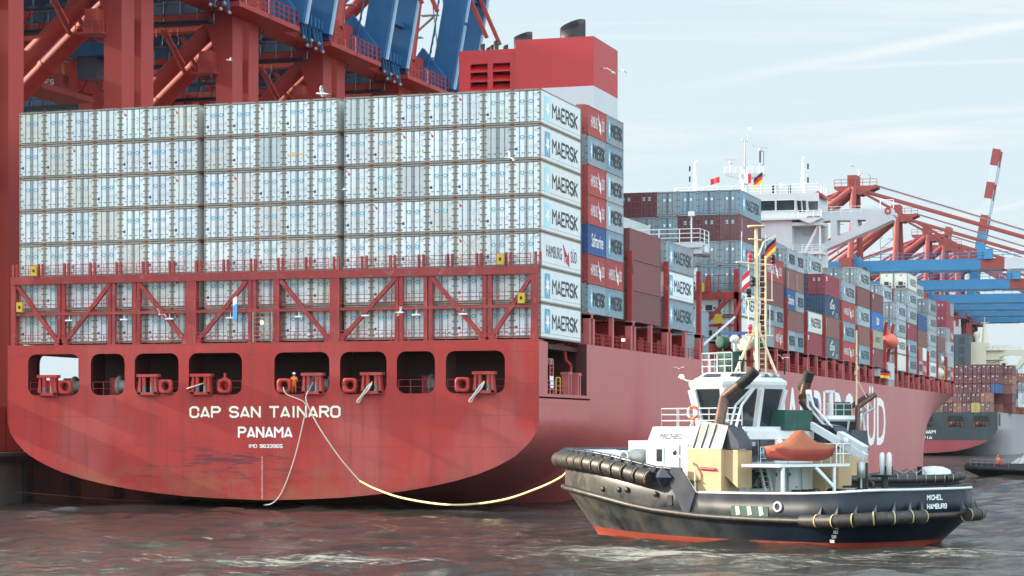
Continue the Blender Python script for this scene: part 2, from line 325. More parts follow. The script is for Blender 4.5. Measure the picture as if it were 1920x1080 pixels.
def star(mb, c, u, v, r, m=0, n=7, th=.016):
    c = Vector(c); u = Vector(u); v = Vector(v); nn = u.cross(v).normalized()
    pts = []
    for i in range(2 * n):
        a = math.pi / 2 + math.pi * i / n; rr = r if i % 2 == 0 else r * .42
        pts.append(c + u * (math.cos(a) * rr) + v * (math.sin(a) * rr) + nn * th)
    mb.add([c + nn * th] + pts, [(0, 1 + i, 1 + (i + 1) % (2 * n)) for i in range(2 * n)], m)
# ---------------------------------------------------------------- water
def water():
    import bisect
    def smoothgrid():
        xs = [-3000, -1200, -500, -200]; x = -130.0
        while x < 120: xs.append(x); x += 1.1
        xs += [160, 260, 500, 1200, 3000]
        ys = [-600, -250]; y = -128.0
        while y < -20: ys.append(y); y += .8
        while y < 60: ys.append(y); y += 1.8
        while y < 260: ys.append(y); y += 6
        ys += [300, 400, 600, 900, 1500, 2600, 5200]
        return xs, ys
    rnd = random.Random(3)
    waves = [(rnd.uniform(0, 6.28), rnd.uniform(.35, 2.4)) for _ in range(26)]
    xs, ys = smoothgrid(); vs = []
    for y in ys:
        for x in xs:
            z = 0
            if -130 < x < 125 and -130 < y < 260:
                for i, (a, k) in enumerate(waves):
                    z += math.sin(k * (x * math.cos(a) + y * math.sin(a)) + i * 1.7) * .032 / (k ** .8)
                dx, dy = x - 52, y + 52   # prop wash round the tug
                r = math.hypot(dx, dy)
                z += .08 * math.exp(-((r - 22) / 14) ** 2) * math.sin(r * .55 + .3 * math.sin(x * .3))
            vs.append((x, y, z))
    nx = len(xs); mb = MB()
    mb.add(vs, [(j * nx + i, j * nx + i + 1, (j + 1) * nx + i + 1, (j + 1) * nx + i) for j in range(len(ys) - 1) for i in range(nx - 1)], 0, True)
    m = bpy.data.materials.new('water'); m.use_nodes = True; nt = m.node_tree; L = nt.links; b = nt.nodes['Principled BSDF']
    b.inputs['Base Color'].default_value = (.024, .022, .018, 1); b.inputs['Roughness'].default_value = .07; b.inputs['IOR'].default_value = 1.33
    t = nt.nodes.new('ShaderNodeTexCoord')
    def noise(scale, sc3, det=4, rough=.55, dist=.3):
        mp = nt.nodes.new('ShaderNodeMapping'); mp.inputs['Scale'].default_value = sc3; mp.inputs['Rotation'].default_value = (0, 0, .3)
        n = nt.nodes.new('ShaderNodeTexNoise'); n.inputs['Scale'].default_value = scale; n.inputs['Detail'].default_value = det
        n.inputs['Roughness'].default_value = rough; n.inputs['Distortion'].default_value = dist
        L.new(t.outputs['Object'], mp.inputs['Vector']); L.new(mp.outputs[0], n.inputs['Vector']); return n
    a = noise(.75, (1, 1.25, 1), 9, .70); c = noise(.07, (1, 1.6, 1), 4, .6, 1.2)
    mr = nt.nodes.new('ShaderNodeMapRange'); mr.inputs['From Min'].default_value = .35; mr.inputs['From Max'].default_value = .65
    mr.inputs['To Min'].default_value = .35; mr.inputs['To Max'].default_value = 1.0; L.new(c.outputs['Fac'], mr.inputs['Value'])
    bp = nt.nodes.new('ShaderNodeBump'); bp.inputs['Distance'].default_value = 1.75; L.new(a.outputs['Fac'], bp.inputs['Height']); L.new(mr.outputs['Result'], bp.inputs['Strength'])
    L.new(bp.outputs[0], b.inputs['Normal'])
    # foam flecks where prop wash churns the surface
    f1 = noise(.09, (.4, 1.5, 1), 4, .6, 1.5); f2 = noise(1.3, (.55, 1.3, 1), 9, .78, .6)
    ml = nt.nodes.new('ShaderNodeMapRange'); ml.clamp = False; ml.inputs['To Min'].default_value = 0; ml.inputs['To Max'].default_value = .68; L.new(f2.outputs['Fac'], ml.inputs['Value'])
    m3 = nt.nodes.new('ShaderNodeMath'); m3.operation = 'MULTIPLY_ADD'; m3.inputs[1].default_value = .32; L.new(f1.outputs['Fac'], m3.inputs[0]); L.new(ml.outputs[0], m3.inputs[2]); ml = m3
    sx = nt.nodes.new('ShaderNodeSeparateXYZ'); L.new(t.outputs['Object'], sx.inputs[0])
    fr = nt.nodes.new('ShaderNodeMapRange'); fr.inputs['From Min'].default_value = -66; fr.inputs['From Max'].default_value = -44
    fr.inputs['To Min'].default_value = .03; fr.inputs['To Max'].default_value = 0; L.new(sx.outputs['Y'], fr.inputs['Value'])
    ad = nt.nodes.new('ShaderNodeMath'); ad.operation = 'ADD'; L.new(ml.outputs[0], ad.inputs[0]); L.new(fr.outputs['Result'], ad.inputs[1])
    for cx_, cy_, rx, ry, amp in ((51, -62.5, 16, 7, .13), (45, -57, 8, 5, .10), (64, -58.5, 10, 6, .10), (36, -46, 8, 5, .07), (70, -49, 9, 7, .10), (32, -74, 22, 5, .09), (62, -70, 22, 4, .06)):    # churned wash close to the tug
        ma = nt.nodes.new('ShaderNodeMapping'); ma.vector_type = 'POINT'; ma.inputs['Location'].default_value = (-cx_ / rx, -cy_ / ry, 0); ma.inputs['Scale'].default_value = (1 / rx, 1 / ry, 0)
        ln = nt.nodes.new('ShaderNodeVectorMath'); ln.operation = 'LENGTH'; L.new(t.outputs['Object'], ma.inputs['Vector']); L.new(ma.outputs[0], ln.inputs[0])
        g_ = nt.nodes.new('ShaderNodeMapRange'); g_.interpolation_type = 'SMOOTHSTEP'; g_.inputs['From Min'].default_value = 0; g_.inputs['From Max'].default_value = 1; g_.inputs['To Min'].default_value = amp; g_.inputs['To Max'].default_value = 0; L.new(ln.outputs['Value'], g_.inputs['Value'])
        a2 = nt.nodes.new('ShaderNodeMath'); a2.operation = 'ADD'; L.new(ad.outputs[0], a2.inputs[0]); L.new(g_.outputs['Result'], a2.inputs[1]); ad = a2
    r = nt.nodes.new('ShaderNodeMapRange'); r.inputs['From Min'].default_value = .60; r.inputs['From Max'].default_value = .70; r.inputs['To Max'].default_value = .8
    L.new(ad.outputs[0], r.inputs['Value'])
    mix = nt.nodes.new('ShaderNodeMix'); mix.data_type = 'RGBA'; mix.inputs['A'].default_value = (.024, .022, .018, 1); mix.inputs['B'].default_value = (.42, .41, .36, 1)
    L.new(r.outputs['Result'], mix.inputs['Factor']); L.new(mix.outputs['Result'], b.inputs['Base Color'])
    rr = nt.nodes.new('ShaderNodeMapRange'); rr.inputs['To Min'].default_value = .07; rr.inputs['To Max'].default_value = .6
    L.new(r.outputs['Result'], rr.inputs['Value']); L.new(rr.outputs['Result'], b.inputs['Roughness'])
    o = mb.build('water', m); o['kind'] = 'structure'
water()
# ---------------------------------------------------------------- quay
mb = MB().box(-1500, -26.6, -60, 2500, -6, 4.6)
q = mb.build('quay', M['concrete']); q['kind'] = 'structure'
mb = MB()
for i in range(46):                       # fender recesses and piles along the quay face
    y = -58 + i * 9; mb.box(-26.6, -26.1, y, y + 1.2, -3, 3.6)
mb.box(-26.6, -26.25, -60, 400, 3.7, 4.3)
tag(mb.build('quay_fender', M['black']), 'dark fender piles standing along the concrete quay face behind the red ship', 'fender')

# ---------------------------------------------------------------- big ship hull
HB = 24.3
T_CURVE = [(24.3, 7.3), (24.2, 6.7), (23.85, 6.0), (23.3, 5.35), (22.4, 4.55), (21.0, 3.75), (19.2, 3.02), (17.3, 2.47), (15.1, 1.98), (12.8, 1.58), (10.5, 1.28), (7.3, .98), (4, .80), (0, .70)]
def resample(pts, n):
    d = [0]
    for a, b in zip(pts[:-1], pts[1:]): d.append(d[-1] + math.dist(a, b))
    o = []
    for i in range(n):
        t = d[-1] * i / (n - 1); k = 0
        while k < len(pts) - 2 and d[k + 1] < t: k += 1
        f = (t - d[k]) / (d[k + 1] - d[k]) if d[k + 1] > d[k] else 0
        o.append(tuple(pts[k][j] + f * (pts[k + 1][j] - pts[k][j]) for j in range(2)))
    return o
def ship_half(Y, zt, D, T_CURVE, flare0, flare1, L0, L1, n=30, aft=62, draft=9, zdeck=14.1, HBm=HB):
    t = resample([(HBm, 7.3 if zt > 7.3 else zt)] + T_CURVE, n)
    full = resample([(HBm, 7.3), (HBm, 2.0), (HBm, -3), (HBm - 1, -6), (HBm - 4, -draft), (0, -draft)], n)
    s = min(1, max(0, Y / aft)); s = s * s * (3 - 2 * s)
    low = [(a[0] + (b[0] - a[0]) * s, a[1] + (b[1] - a[1]) * s) for a, b in zip(t, full)]
    top = [(HBm, zt - (zt - 7.3) * i / 6) for i in range(6)]
    pts = top + low
    if Y > flare0:
        Dk = HBm * (max(0, 1 - (max(0, Y - L0) / (L1 - L0)) ** 2.2)) ** .75
        w = min(1, max(0, (Y - flare0) / (flare1 - flare0))); W = HBm * max(0, 1 - w ** 1.7)
        o = []
        for x, z in pts:
            f = min(1, max(0, z / zdeck)); bb = W + (Dk - W) * f ** 1.5
            o.append((x / HBm * max(0, bb), z))
        pts = o
    return pts
ship = thing('container_ship', 'huge red container ship with white name on its stern, moored at the quay', 'ship')
def hull_mesh():
    mb = MB()
    def sec(Y, zt):
        h = ship_half(Y, zt, 0, T_CURVE, 236, 322, 286, 332)
        return [(x, Y, z) for x, z in h] + [(-x, Y, z) for x, z in h[::-1][1:]]
    ys = [-1.5, 0, 2, 5, 8, 11, 14]
    n = len(sec(0, 9)); side = lambda j, i: 1
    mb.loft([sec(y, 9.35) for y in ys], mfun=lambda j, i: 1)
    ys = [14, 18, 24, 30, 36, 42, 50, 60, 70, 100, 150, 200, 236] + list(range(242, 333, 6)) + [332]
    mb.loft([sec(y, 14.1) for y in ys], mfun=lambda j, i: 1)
    # deck lid forward of the mooring deck
    mb.add([(x, y, 14.02) for y in (14, 286) for x in (-HB, HB)], [(0, 1, 3, 2)], 2)
    mb.add([(sec(y, 14.1)[0][0] * sx, y, 14.02) for y in range(286, 333, 6) for sx in (-1, 1)], [(2 * i, 2 * i + 1, 2 * i + 3, 2 * i + 2) for i in range(7)], 2)
    # transom plate with mooring openings
    WINS = [(-22.3, -17.3), (-16.2, -12.95), (-12.0, -7.85), (-6.9, -1.95), (1.0, 6.0), (6.95, 11.1), (12.0, 15.35), (16.3, 21.4)]
    def rr(x0, x1, z0, z1, r=.75):
        p = []
        for cx, cz, a0 in ((x1 - r, z1 - r, 0), (x0 + r, z1 - r, 90), (x0 + r, z0 + r, 180), (x1 - r, z0 + r, 270)):
            for k in range(5): a = R(a0 + k * 22.5); p.append((cx + r * math.cos(a), cz + r * math.sin(a)))
        return p
    def plate(outer, holes, P, m, depth, dm):
        import bmesh
        bm = bmesh.new()
        def loop(pts):
            vs = [bm.verts.new(P(a, b, 0)) for a, b in pts]
            for i in range(len(vs)): bm.edges.new((vs[i], vs[(i + 1) % len(vs)]))
        loop(outer)
        for h in holes: loop(h)
        bmesh.ops.triangle_fill(bm, use_beauty=True, edges=bm.edges[:])
        bm.verts.index_update(); mb.add([v.co[:] for v in bm.verts], [[v.index for v in f.verts] for f in bm.faces], m); bm.free()
        for h in holes:
            k = len(h); mb.add([P(a, b, 0) for a, b in h] + [P(a, b, depth) for a, b in h], [(i, (i + 1) % k, k + (i + 1) % k, k + i) for i in range(k)], dm)
    tc2 = resample([(HB, 7.3)] + T_CURVE, 30)
    outer = [(HB, 13.85)] + tc2 + [(-x, z) for x, z in tc2[::-1][1:]] + [(-HB, 13.85)]
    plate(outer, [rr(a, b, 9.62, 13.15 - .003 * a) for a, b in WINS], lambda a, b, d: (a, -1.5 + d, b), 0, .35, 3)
    # sides of the mooring deck: starboard open, port with one port
    P1 = lambda a, b, d: (HB - d, a, b)
    def sbox(x0, x1, y0, y1, z0, z1, m): mb.box(x0, x1, y0, y1, z0, z1, m)
    mb.quad((HB, -1.5, 9.35), (HB, 1.0, 9.35), (HB, 1.0, 13.85), (HB, -1.5, 13.85), 1)
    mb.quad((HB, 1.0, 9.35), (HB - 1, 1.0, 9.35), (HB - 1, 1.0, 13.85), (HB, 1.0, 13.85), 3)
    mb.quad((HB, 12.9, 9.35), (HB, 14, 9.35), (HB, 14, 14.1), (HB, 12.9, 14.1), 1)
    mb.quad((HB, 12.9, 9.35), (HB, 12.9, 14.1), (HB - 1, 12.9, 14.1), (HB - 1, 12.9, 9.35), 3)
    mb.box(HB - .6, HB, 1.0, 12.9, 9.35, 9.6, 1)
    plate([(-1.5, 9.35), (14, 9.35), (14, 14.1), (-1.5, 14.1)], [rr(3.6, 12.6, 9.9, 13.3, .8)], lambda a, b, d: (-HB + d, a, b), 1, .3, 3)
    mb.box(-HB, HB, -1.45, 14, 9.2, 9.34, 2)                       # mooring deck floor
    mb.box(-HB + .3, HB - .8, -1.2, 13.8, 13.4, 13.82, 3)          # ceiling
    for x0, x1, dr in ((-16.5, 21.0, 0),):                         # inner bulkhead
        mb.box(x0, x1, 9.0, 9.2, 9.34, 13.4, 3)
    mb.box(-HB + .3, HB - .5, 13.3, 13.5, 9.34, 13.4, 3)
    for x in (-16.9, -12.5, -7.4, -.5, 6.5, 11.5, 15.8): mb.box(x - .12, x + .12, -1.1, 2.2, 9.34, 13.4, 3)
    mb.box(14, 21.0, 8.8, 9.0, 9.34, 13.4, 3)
    me = mb.mesh('hull', [M['hull_red'], M['hull_side'], M['deck_red'], M['dark_red'], M['black']])
    return me
place(hull_mesh(), 'hull', ship)
mb = MB()
mb.prism([(-24.3, 13.85), (24.3, 13.85), (24.3, 14.0), (-24.3, 14.0)], -1.5, -.2)
mb.build('deck_edge', M['deck_red'], ship)
# lettering on the stern and side
Yt = -1.5; U, V = (1, 0, 0), (0, 0, 1)
def lettering(name, txt, o, u, w, h, col, bold=.04, par=None, th=.015):
    mb = MB(); letters(mb, txt, o, u, V, w, h, 0, bold, th); ob = mb.build(name, M['lettering'], par or ship); ob.color = (*col, 1); return ob
lettering('ship_name', 'CAP SAN TAINARO', (-6.74, Yt, 7.64), U, 13.67, 1.0, (.78, .74, .62))
lettering('home_port_name', 'PANAMA', (-2.24, Yt, 5.95), U, 4.84, .95, (.78, .77, .74))
lettering('registration_number', 'IMO 9633965', (-1.32, Yt, 5.10), U, 3.1, .32, (.78, .77, .74))
mb = MB()
for k in range(19): letters(mb, str((k * 2) % 10), (-.17, Yt, .82 + k * .19), U, V, .13, .10, 0, .02, .012)
o = mb.build('draft_marks', M['lettering'], ship); o.color = (.75, .74, .72, 1)
lettering('company_name', 'HAMBURG', (HB, 97.5, 4.3), (0, 1, 0), 62.5, 7.9, (.80, .80, .78), .014, th=.02)
lettering('company_name', 'S\u00dcD', (HB, 166.5, 4.3), (0, 1, 0), 27, 9.4, (.80, .80, .78), .012, th=.02)
# ---------------------------------------------------------------- containers
W, HC = 2.438, 2.896
def body_mesh(kind, Ln, H, sides=True):
    mb = MB(); w = W / 2
    fm = 1 if kind == 'reefer' else 0
    mb.box(-w + .05, w - .05, .10, Ln - .05, .12, H - .04, 0)
    for x in (-w, w - .14):
        for y in (0, Ln - .16): mb.box(x, x + .14, y, y + .16, .1, H - .1, fm)
    for x in (-w, w - .08):
        mb.box(x, x + .08, .16, Ln - .16, .02, .17, fm); mb.box(x, x + .08, .16, Ln - .16, H - .13, H - .01, fm)
    for y in (0, Ln - .1):
        mb.box(-w + .14, w - .14, y, y + .1, .02, .16, fm); mb.box(-w + .14, w - .14, y, y + .1, H - .14, H - .01, fm)
    for x in (-w - .003, w - .175):
        for y in (-.003, Ln - .177):
            for z in (0, H - .12): mb.box(x, x + .178, y, y + .18, z, z + .12, 2)
    if sides:
        if kind == 'dry':
            n = int(Ln / .46); y0 = .2; st = (Ln - .4) / n
            for sgn in (1, -1):
                prof = []
                for i in range(n):
                    y = y0 + i * st; prof += [(w - .045, y), (w - .045, y + st * .32), (w - .008, y + st * .5), (w - .008, y + st * .82)]
                prof.append((w - .045, Ln - .2))
                vs = [(sgn * a, b, z) for a, b in prof for z in (.17, H - .13)]
                fs = [(2 * i, 2 * i + 2, 2 * i + 3, 2 * i + 1) for i in range(len(prof) - 1)]
                mb.add(vs, fs if sgn > 0 else [f[::-1] for f in fs], 0)
        else:
            n = 24
            for sgn in (1, -1):
                mb.box(sgn * w - (.045 if sgn > 0 else -.012), sgn * w - (.012 if sgn > 0 else -.045), .2, Ln - .2, .17, H - .13, 0)
                mb.box(sgn * w - (.012 if sgn > 0 else -.004), sgn * w - (.004 if sgn > 0 else -.012), .2, Ln - .2, .42, .45, 1)
    return mb.mesh('body', [M['reefer' if kind == 'reefer' else 'paint'], M['reefer_frame'], M['rust']])
def door_mesh(side, var, H):
    """one leaf, front facing -Y; side -1 left / +1 right"""
    mb = MB(); w = W / 2 - .15; x0, x1 = (-w, -.012) if side < 0 else (.012, w)
    reef = var[0] != 'd'
    z0, z1 = .17, H - .15
    mb.box(x0, x1, .03, .10, z0, z1, 0)
    mb.box(x0, x1, .024, .031, z0, z0 + .05, 2); mb.box(x0, x1, .024, .031, z1 - .05, z1, 2)
    xi = x1 if side < 0 else x0; mb.box(xi - .02, xi + .02, .022, .031, z0, z1, 2)
    Lx = x1 - x0; inner = (lambda f: x1 - f * Lx) if side < 0 else (lambda f: x0 + f * Lx)   # f=0 at centre line
    for f in (.10, .55):                                   # lock rods
        x = inner(f); mb.box(x - .021, x + .021, -.02, .02, z0 - .08, z1 + .08, 1)
        for zz in (z0 + .02, z0 + .9, z0 + 1.7, z1 - .04): mb.box(x - .05, x + .05, -.024, .03, zz - .03, zz + .03, 1)
        mb.box(min(x, x + side * .28), max(x, x + side * .28), -.03, -.005, z0 + .38, z0 + .42, 2)
    xo = x0 if side < 0 else x1
    for k in range(4 if not reef else 5):                  # hinges
        z = z0 + .2 + k * (z1 - z0 - .4) / (3 if not reef else 4); mb.box(xo - .13, xo + .13, -.012, .03, z - .045, z + .045, 1)
    if not reef:
        for k in range(5):
            z = z0 + .12 + k * .52
            mb.box(x0 + .06, x1 - .06, .012, .03, z, z + .30, 0)
        if var == 'dw':
            for k in range(3): mb.box(inner(.44), inner(.18), .006, .011, z1 - .5 - k * .16, z1 - .44 - k * .16, 4) if side < 0 else mb.box(inner(.18), inner(.44), .006, .011, z1 - .5 - k * .16, z1 - .44 - k * .16, 4)
        if var == 'db':
            a, b = sorted((inner(.2), inner(.42))); mb.box(a, b, .004, .011, z1 - 1.0, z1 - .72, 4)
        return mb.mesh('door', [M['paint'], M['rod'], M['gasket'], M['sticker_blue'], M['sticker_pale'], M['sticker_red'], M['sticker_grey'], M['sticker_yellow'], M['sticker_navy']])
    def dec(fx0, fx1, za, zb, m, y=.028):
        a, b = sorted((inner(fx0), inner(fx1))); mb.box(a, b, y - .004, y, za, zb, m)
    if side > 0:                                            # number block, data plates
        dec(.50, .92, z1 - .32, z1 - .25, 6); dec(.62, .86, z1 - .44, z1 - .38, 6)
        if var[1] in 's':
            for k in range(3): dec(.2 + .0, .42, z0 + 1.0 - k * .12, z0 + 1.04 - k * .12, 6)
            for k in range(3): dec(.62, .9, z0 + 1.06 - k * .12, z0 + 1.10 - k * .12, 6)
    else:
        dec(.80, .86, z1 - .3, z1 - .24, 6)
    if var[1] == 's':
        cf = .34; c = inner(cf); zc = z0 + 1.70; s = .155
        mb.box(c - s - .06, c + s + .06, .024, .029, zc - .26, zc - .235, 6)
        mb.box(c - s, c + s, .022, .027, zc - s, zc + s, 3)
        star(mb, (c, .022, zc), (1, 0, 0), (0, 0, 1), .13, 4, 7, .006)
        if side < 0: dec(.72, .9, z0 + .62, z0 + .86, 8 if var.endswith('n') else 6)
        if side > 0: dec(.25, .45, z0 + .08, z0 + .15, 7)
    elif var[1] == 'a':
        if side < 0:
            x, z = inner(.72), z1 - .45; mb.add([(x - .16, .022, z + .16), (x + .16, .022, z - .05), (x - .04, .022, z - .20)], [(0, 2, 1)], 5)
        else:
            x, z = inner(.12), z1 - .5
            c = inner(.36); mb.add([(c - .13, .022, z0 + .72), (c + .13, .022, z0 + .72), (c, .022, z0 + .95)], [(0, 1, 2)], 7)
            dec(.72, .88, z0 + .75, z0 + 1.0, 6)
            for k in range(5): dec(.2, .44, z0 + 1.3 + k * .13, z0 + 1.34 + k * .13, 6)
            for k in range(5): dec(.66, .86, z0 + 1.3 + k * .13, z0 + 1.34 + k * .13, 6)
            mb.add([(inner(.02), .022, z + .1), (inner(.22), .022, z - .12), (inner(.08), .022, z - .04)], [(0, 2, 1)], 5)
    elif var[1] == 'x':
        if side < 0: dec(.2, .45, z0 + .85, z0 + 1.2, 7); dec(.7, .85, z0 + .85, z0 + 1.05, 7)
        else: dec(.2, .45, z0 + .95, z0 + 1.12, 7); dec(.3, .42, z0 + .55, z0 + .85, 7); dec(.7, .85, z0 + .8, z0 + 1.0, 6)
    else:
        dec(.2, .48, z0 + 1.5, z0 + 1.52, 6)
        if side > 0: dec(.55, .9, z0 + .7, z0 + .74, 6); dec(.55, .9, z0 + .85, z0 + .89, 6)
    return mb.mesh('door', [M['reefer'], M['rod'], M['gasket'], M['sticker_blue'], M['sticker_pale'], M['sticker_red'], M['sticker_grey'], M['sticker_yellow'], M['sticker_navy']])
def machine_mesh(H):
    mb = MB(); w = W / 2 - .14
    mb.box(-w, w, .02, .10, 1.35, H - .15, 0)                    # smooth upper panel
    mb.box(-w, w, .06, .10, .16, 1.35, 0)
    mb.box(-w, -.55, .0, .07, .75, 1.30, 0); mb.box(.45, w, .0, .07, .75, 1.30, 0)
    mb.box(-.40, .38, .0, .07, .70, 1.32, 2); mb.box(.55, .80, -.01, .02, .85, 1.12, 2); mb.box(-.95, -.75, -.01, .02, .95, 1.1, 2)
    mb.box(-.85, .85, .0, .05, .22, .60, 2)
    mb.lathe((-.2, .02, .42), [(.0, -.03), (.17, -.03), (.17, .02)], 10, 1, 'y'); mb.box(.2, .6, -.02, .05, .28, .5, 1)
    mb.box(-.16, .16, .012, .02, 2.25, 2.55, 3)
    return mb.mesh('cooling_unit', [M['reefer'], M['rod'], M['gasket'], M['sticker_blue']])
_bm = {}; _dm = {}
def get_body(kind, Ln, H, sides):
    k = (kind, Ln, H, sides)
    if k not in _bm: _bm[k] = body_mesh(kind, Ln, H, sides)
    return _bm[k]
def get_door(side, var, H):
    k = (side, var, H)
    if k not in _dm: _dm[k] = door_mesh(side, var, H)
    return _dm[k]
_sg = {}
def sign_mesh(style, Ln, H):
    """lettering on the starboard (+X) side; several material slots use fixed colours"""
    k = (style, Ln, H)
    if k in _sg: return _sg[k]
    mb = MB(); x = W / 2 - .004; U = (0, 1, 0); V = (0, 0, 1); c = H / 2
    f = Ln / 12.19
    if style in ('maersk', 'maersk_faded'):
        y0, y1 = 1.15 * f, 2.75 * f
        bv = .12; z0, z1 = .42, H - .42
        mb.add([(x + .008, a, b) for a, b in ((y0 + bv, z0), (y1 - bv, z0), (y1, z0 + bv), (y1, z1 - bv), (y1 - bv, z1), (y0 + bv, z1), (y0, z1 - bv), (y0, z0 + bv))], [tuple(range(8))], 1 if style == 'maersk' else 3)
        star(mb, (x + .008, (y0 + y1) / 2, c), (0, .75 * f, 0), (0, 1.0, 0) and (0, 0, 1), .92, 2)
        letters(mb, 'MAERSK', (x, 3.45 * f, c - .62), U, V, 7.5 * f, 1.28, 0, .018)
    elif style in ('hs_grey', 'hs_white'):
        letters(mb, 'HAMBURG', (x, 1.6 * f, c - .5), U, V, 4.6 * f, 1.0, 0 if style == 'hs_grey' else 2, .0)
        letters(mb, 'S\u00dcD', (x, 8.9 * f, c - .5), U, V, 1.9 * f, 1.2, 0 if style == 'hs_grey' else 2, .0)
        m = 4 if style == 'hs_grey' else 2
        for a, b, d in (((6.5, .95), (7.0, -.15), (7.9, -.1)), ((7.3, -.5), (8.3, .35), (8.5, -.95)), ((7.1, .0), (7.6, .25), (6.9, -.8))):
            mb.add([(x + .02, q[0] * f, c + q[1]) for q in (a, b, d)], [(0, 1, 2)], m)
    elif style == 'tall_left':
        letters(mb, 'TRITON', (x, .9, H - .35), (0, 0, -1), (0, 1, 0), 2.0, .32, 2, .0)
        mb.v = [(x + .012, a[1], a[2]) for a in mb.v]
    elif style == 'logo_small':
        mb.add([(x + .012, a, b) for a, b in ((.9, H - .95), (1.7, H - .95), (1.7, H - .35), (.9, H - .35))], [(0, 1, 2, 3)], 2)
        mb.add([(x + .016, a, b) for a, b in ((1.1, H - .8), (1.5, H - .8), (1.3, H - .5))], [(0, 1, 2)], 5)
    elif style == 'cap':
        letters(mb, 'DELMAS', (x, 4.1 * f, c - .3), U, V, 3.8 * f, .75, 2, .03)
        mb.add([(x + .012, a * f, c + b) for a, b in ((4.9, .65), (6.1, 1.15), (6.3, .85), (5.2, .5))], [(0, 1, 2, 3)], 2)
        mb.add([(x + .012, a * f, c - b) for a, b in ((7.3, .55), (6.3, 1.15), (6.0, .95), (6.8, .5))], [(3, 2, 1, 0)], 2)
        for k2 in range(3): letters(mb, 'WWW', (x, 8.6 * f, c - .9 - k2 * .25), U, V, 2.4 * f, .13, 2, .0)
    elif style == 'cai':
        letters(mb, 'CSAV', (x, 5.2 * f, c - .6), U, V, 2.2 * f, 1.2, 2, .02)
        mb.box(x + .004, x + .01, 4.6 * f, 4.8 * f, c - .7, c + .7, 2)
        letters(mb, 'CSAV', (x, .9 * f, c - 1), (0, 0, 1), (0, -1, 0), 1.6, .3, 2, .0); mb.v = [(max(a[0], x + .008), a[1], a[2]) for a in mb.v]
    elif style == 'osoco':
        letters(mb, 'OSOCO', (x, 3.2 * f, c - .4), U, V, 5.8 * f, .8, 0, .0)
    elif style == 'saf':
        letters(mb, 'Safmarine', (x, 2.2 * f, c - .6), U, V, 7.8 * f, 1.2, 2, .01)
    _sg[k] = mb.mesh('side_lettering', [M['gasket'], M['sticker_blue'], M['sticker_pale'] if False else M['lettering_white'], M['faded'], M['sticker_red'], M['sticker_navy']])
    return _sg[k]
mk('lettering_white', (.80, .82, .82), .5, .05, 2)
C = dict(white=(.70, .735, .745), cream=(.70, .68, .60), grey=(.30, .36, .39), blue=(.26, .36, .42), pale=(.42, .48, .50), maroon=(.20, .060, .060), brown=(.24, .10, .085),
         red=(.40, .055, .05), crimson=(.30, .035, .06), navy=(.018, .045, .10), slate=(.07, .095, .11), cobalt=(.025, .13, .36), tan=(.42, .40, .30), dmaroon=(.13, .022, .028),
         yellow=(.50, .42, .08), orange=(.34, .12, .07))
C['sblue'] = (.02, .07, .22)
CN = dict(sblue='dark blue', white='white', cream='cream', grey='grey', blue='grey blue', pale='pale grey', maroon='maroon', brown='brown', red='red', crimson='crimson', navy='dark navy', slate='dark slate grey',
          cobalt='bright blue', tan='tan', dmaroon='dark maroon', yellow='mustard yellow', orange='rust brown')
for _k in C:
    if _k not in ('white', 'cream', 'cobalt', 'navy', 'sblue', 'slate'): C[_k] = tuple(v * (.74 if _k in ('grey', 'blue', 'pale') else .82) for v in C[_k])
def jit(c, a=.10):
    k = 1 + random.uniform(-a, a); return tuple(min(.95, v * k * (1 + random.uniform(-.03, .03))) for v in c)
def container(x, y, z, color, label, group, end='d', sign=None, Ln=12.19, H=HC, sides=True, kind=None, doors=True, grime=None, rot=0):
    kind = kind or ('reefer' if color in ('white', 'cream') else 'dry')
    t = thing('shipping_container', label, 'container', (x, y, z), rot, group)
    c = grime or jit(C[color], .05 if kind == 'reefer' else .12)
    place(get_body(kind, Ln, H, sides), 'body', t, color=c)
    if doors:
        if end == 'machine': place(_dm.setdefault(('m', H), None) or _dm.__setitem__(('m', H), machine_mesh(H)) or _dm[('m', H)], 'cooling_unit', t, color=c)
        else:
            for s in (-1, 1): place(get_door(s, end, H), 'door', t, color=c)
    if sign: place(sign_mesh(sign, Ln, H), 'side_lettering', t)
    return t
XC = []
for b0, n in ((-24.0, 7), (-24.0 + 7 * 2.472 + .53, 5), (-24.0 + 12 * 2.472 + 1.06, 7)):
    for i in range(n): XC.append(b0 + i * 2.472 + W / 2)
ROWS = ['sssPaSaSSaSfgpSSaSs', 'SSapSSSsSgxSSSaasgS', 'sssSsSasaSSSaSgSSss', 'fsSpSSSSaSSsSaSSaSs', 'SsSSpSSPSSsSSSSPaSs', 'sSsSSSaSSsSSsSsSSSs', 'SSSSSSaSSaSSSSSSSSS']
LOOK = dict(s='blue squares', S='blue squares', f='faded squares', p='plain doors', P='plain doors', a='a red arrow', g='dirty doors', x='orange stickers')
VAR = dict(s='rs', S='rsn', f='rs', p='rp', P='rp', a='ra', g='rp', x='rx')
GR = 'white reefer containers stacked on the stern'
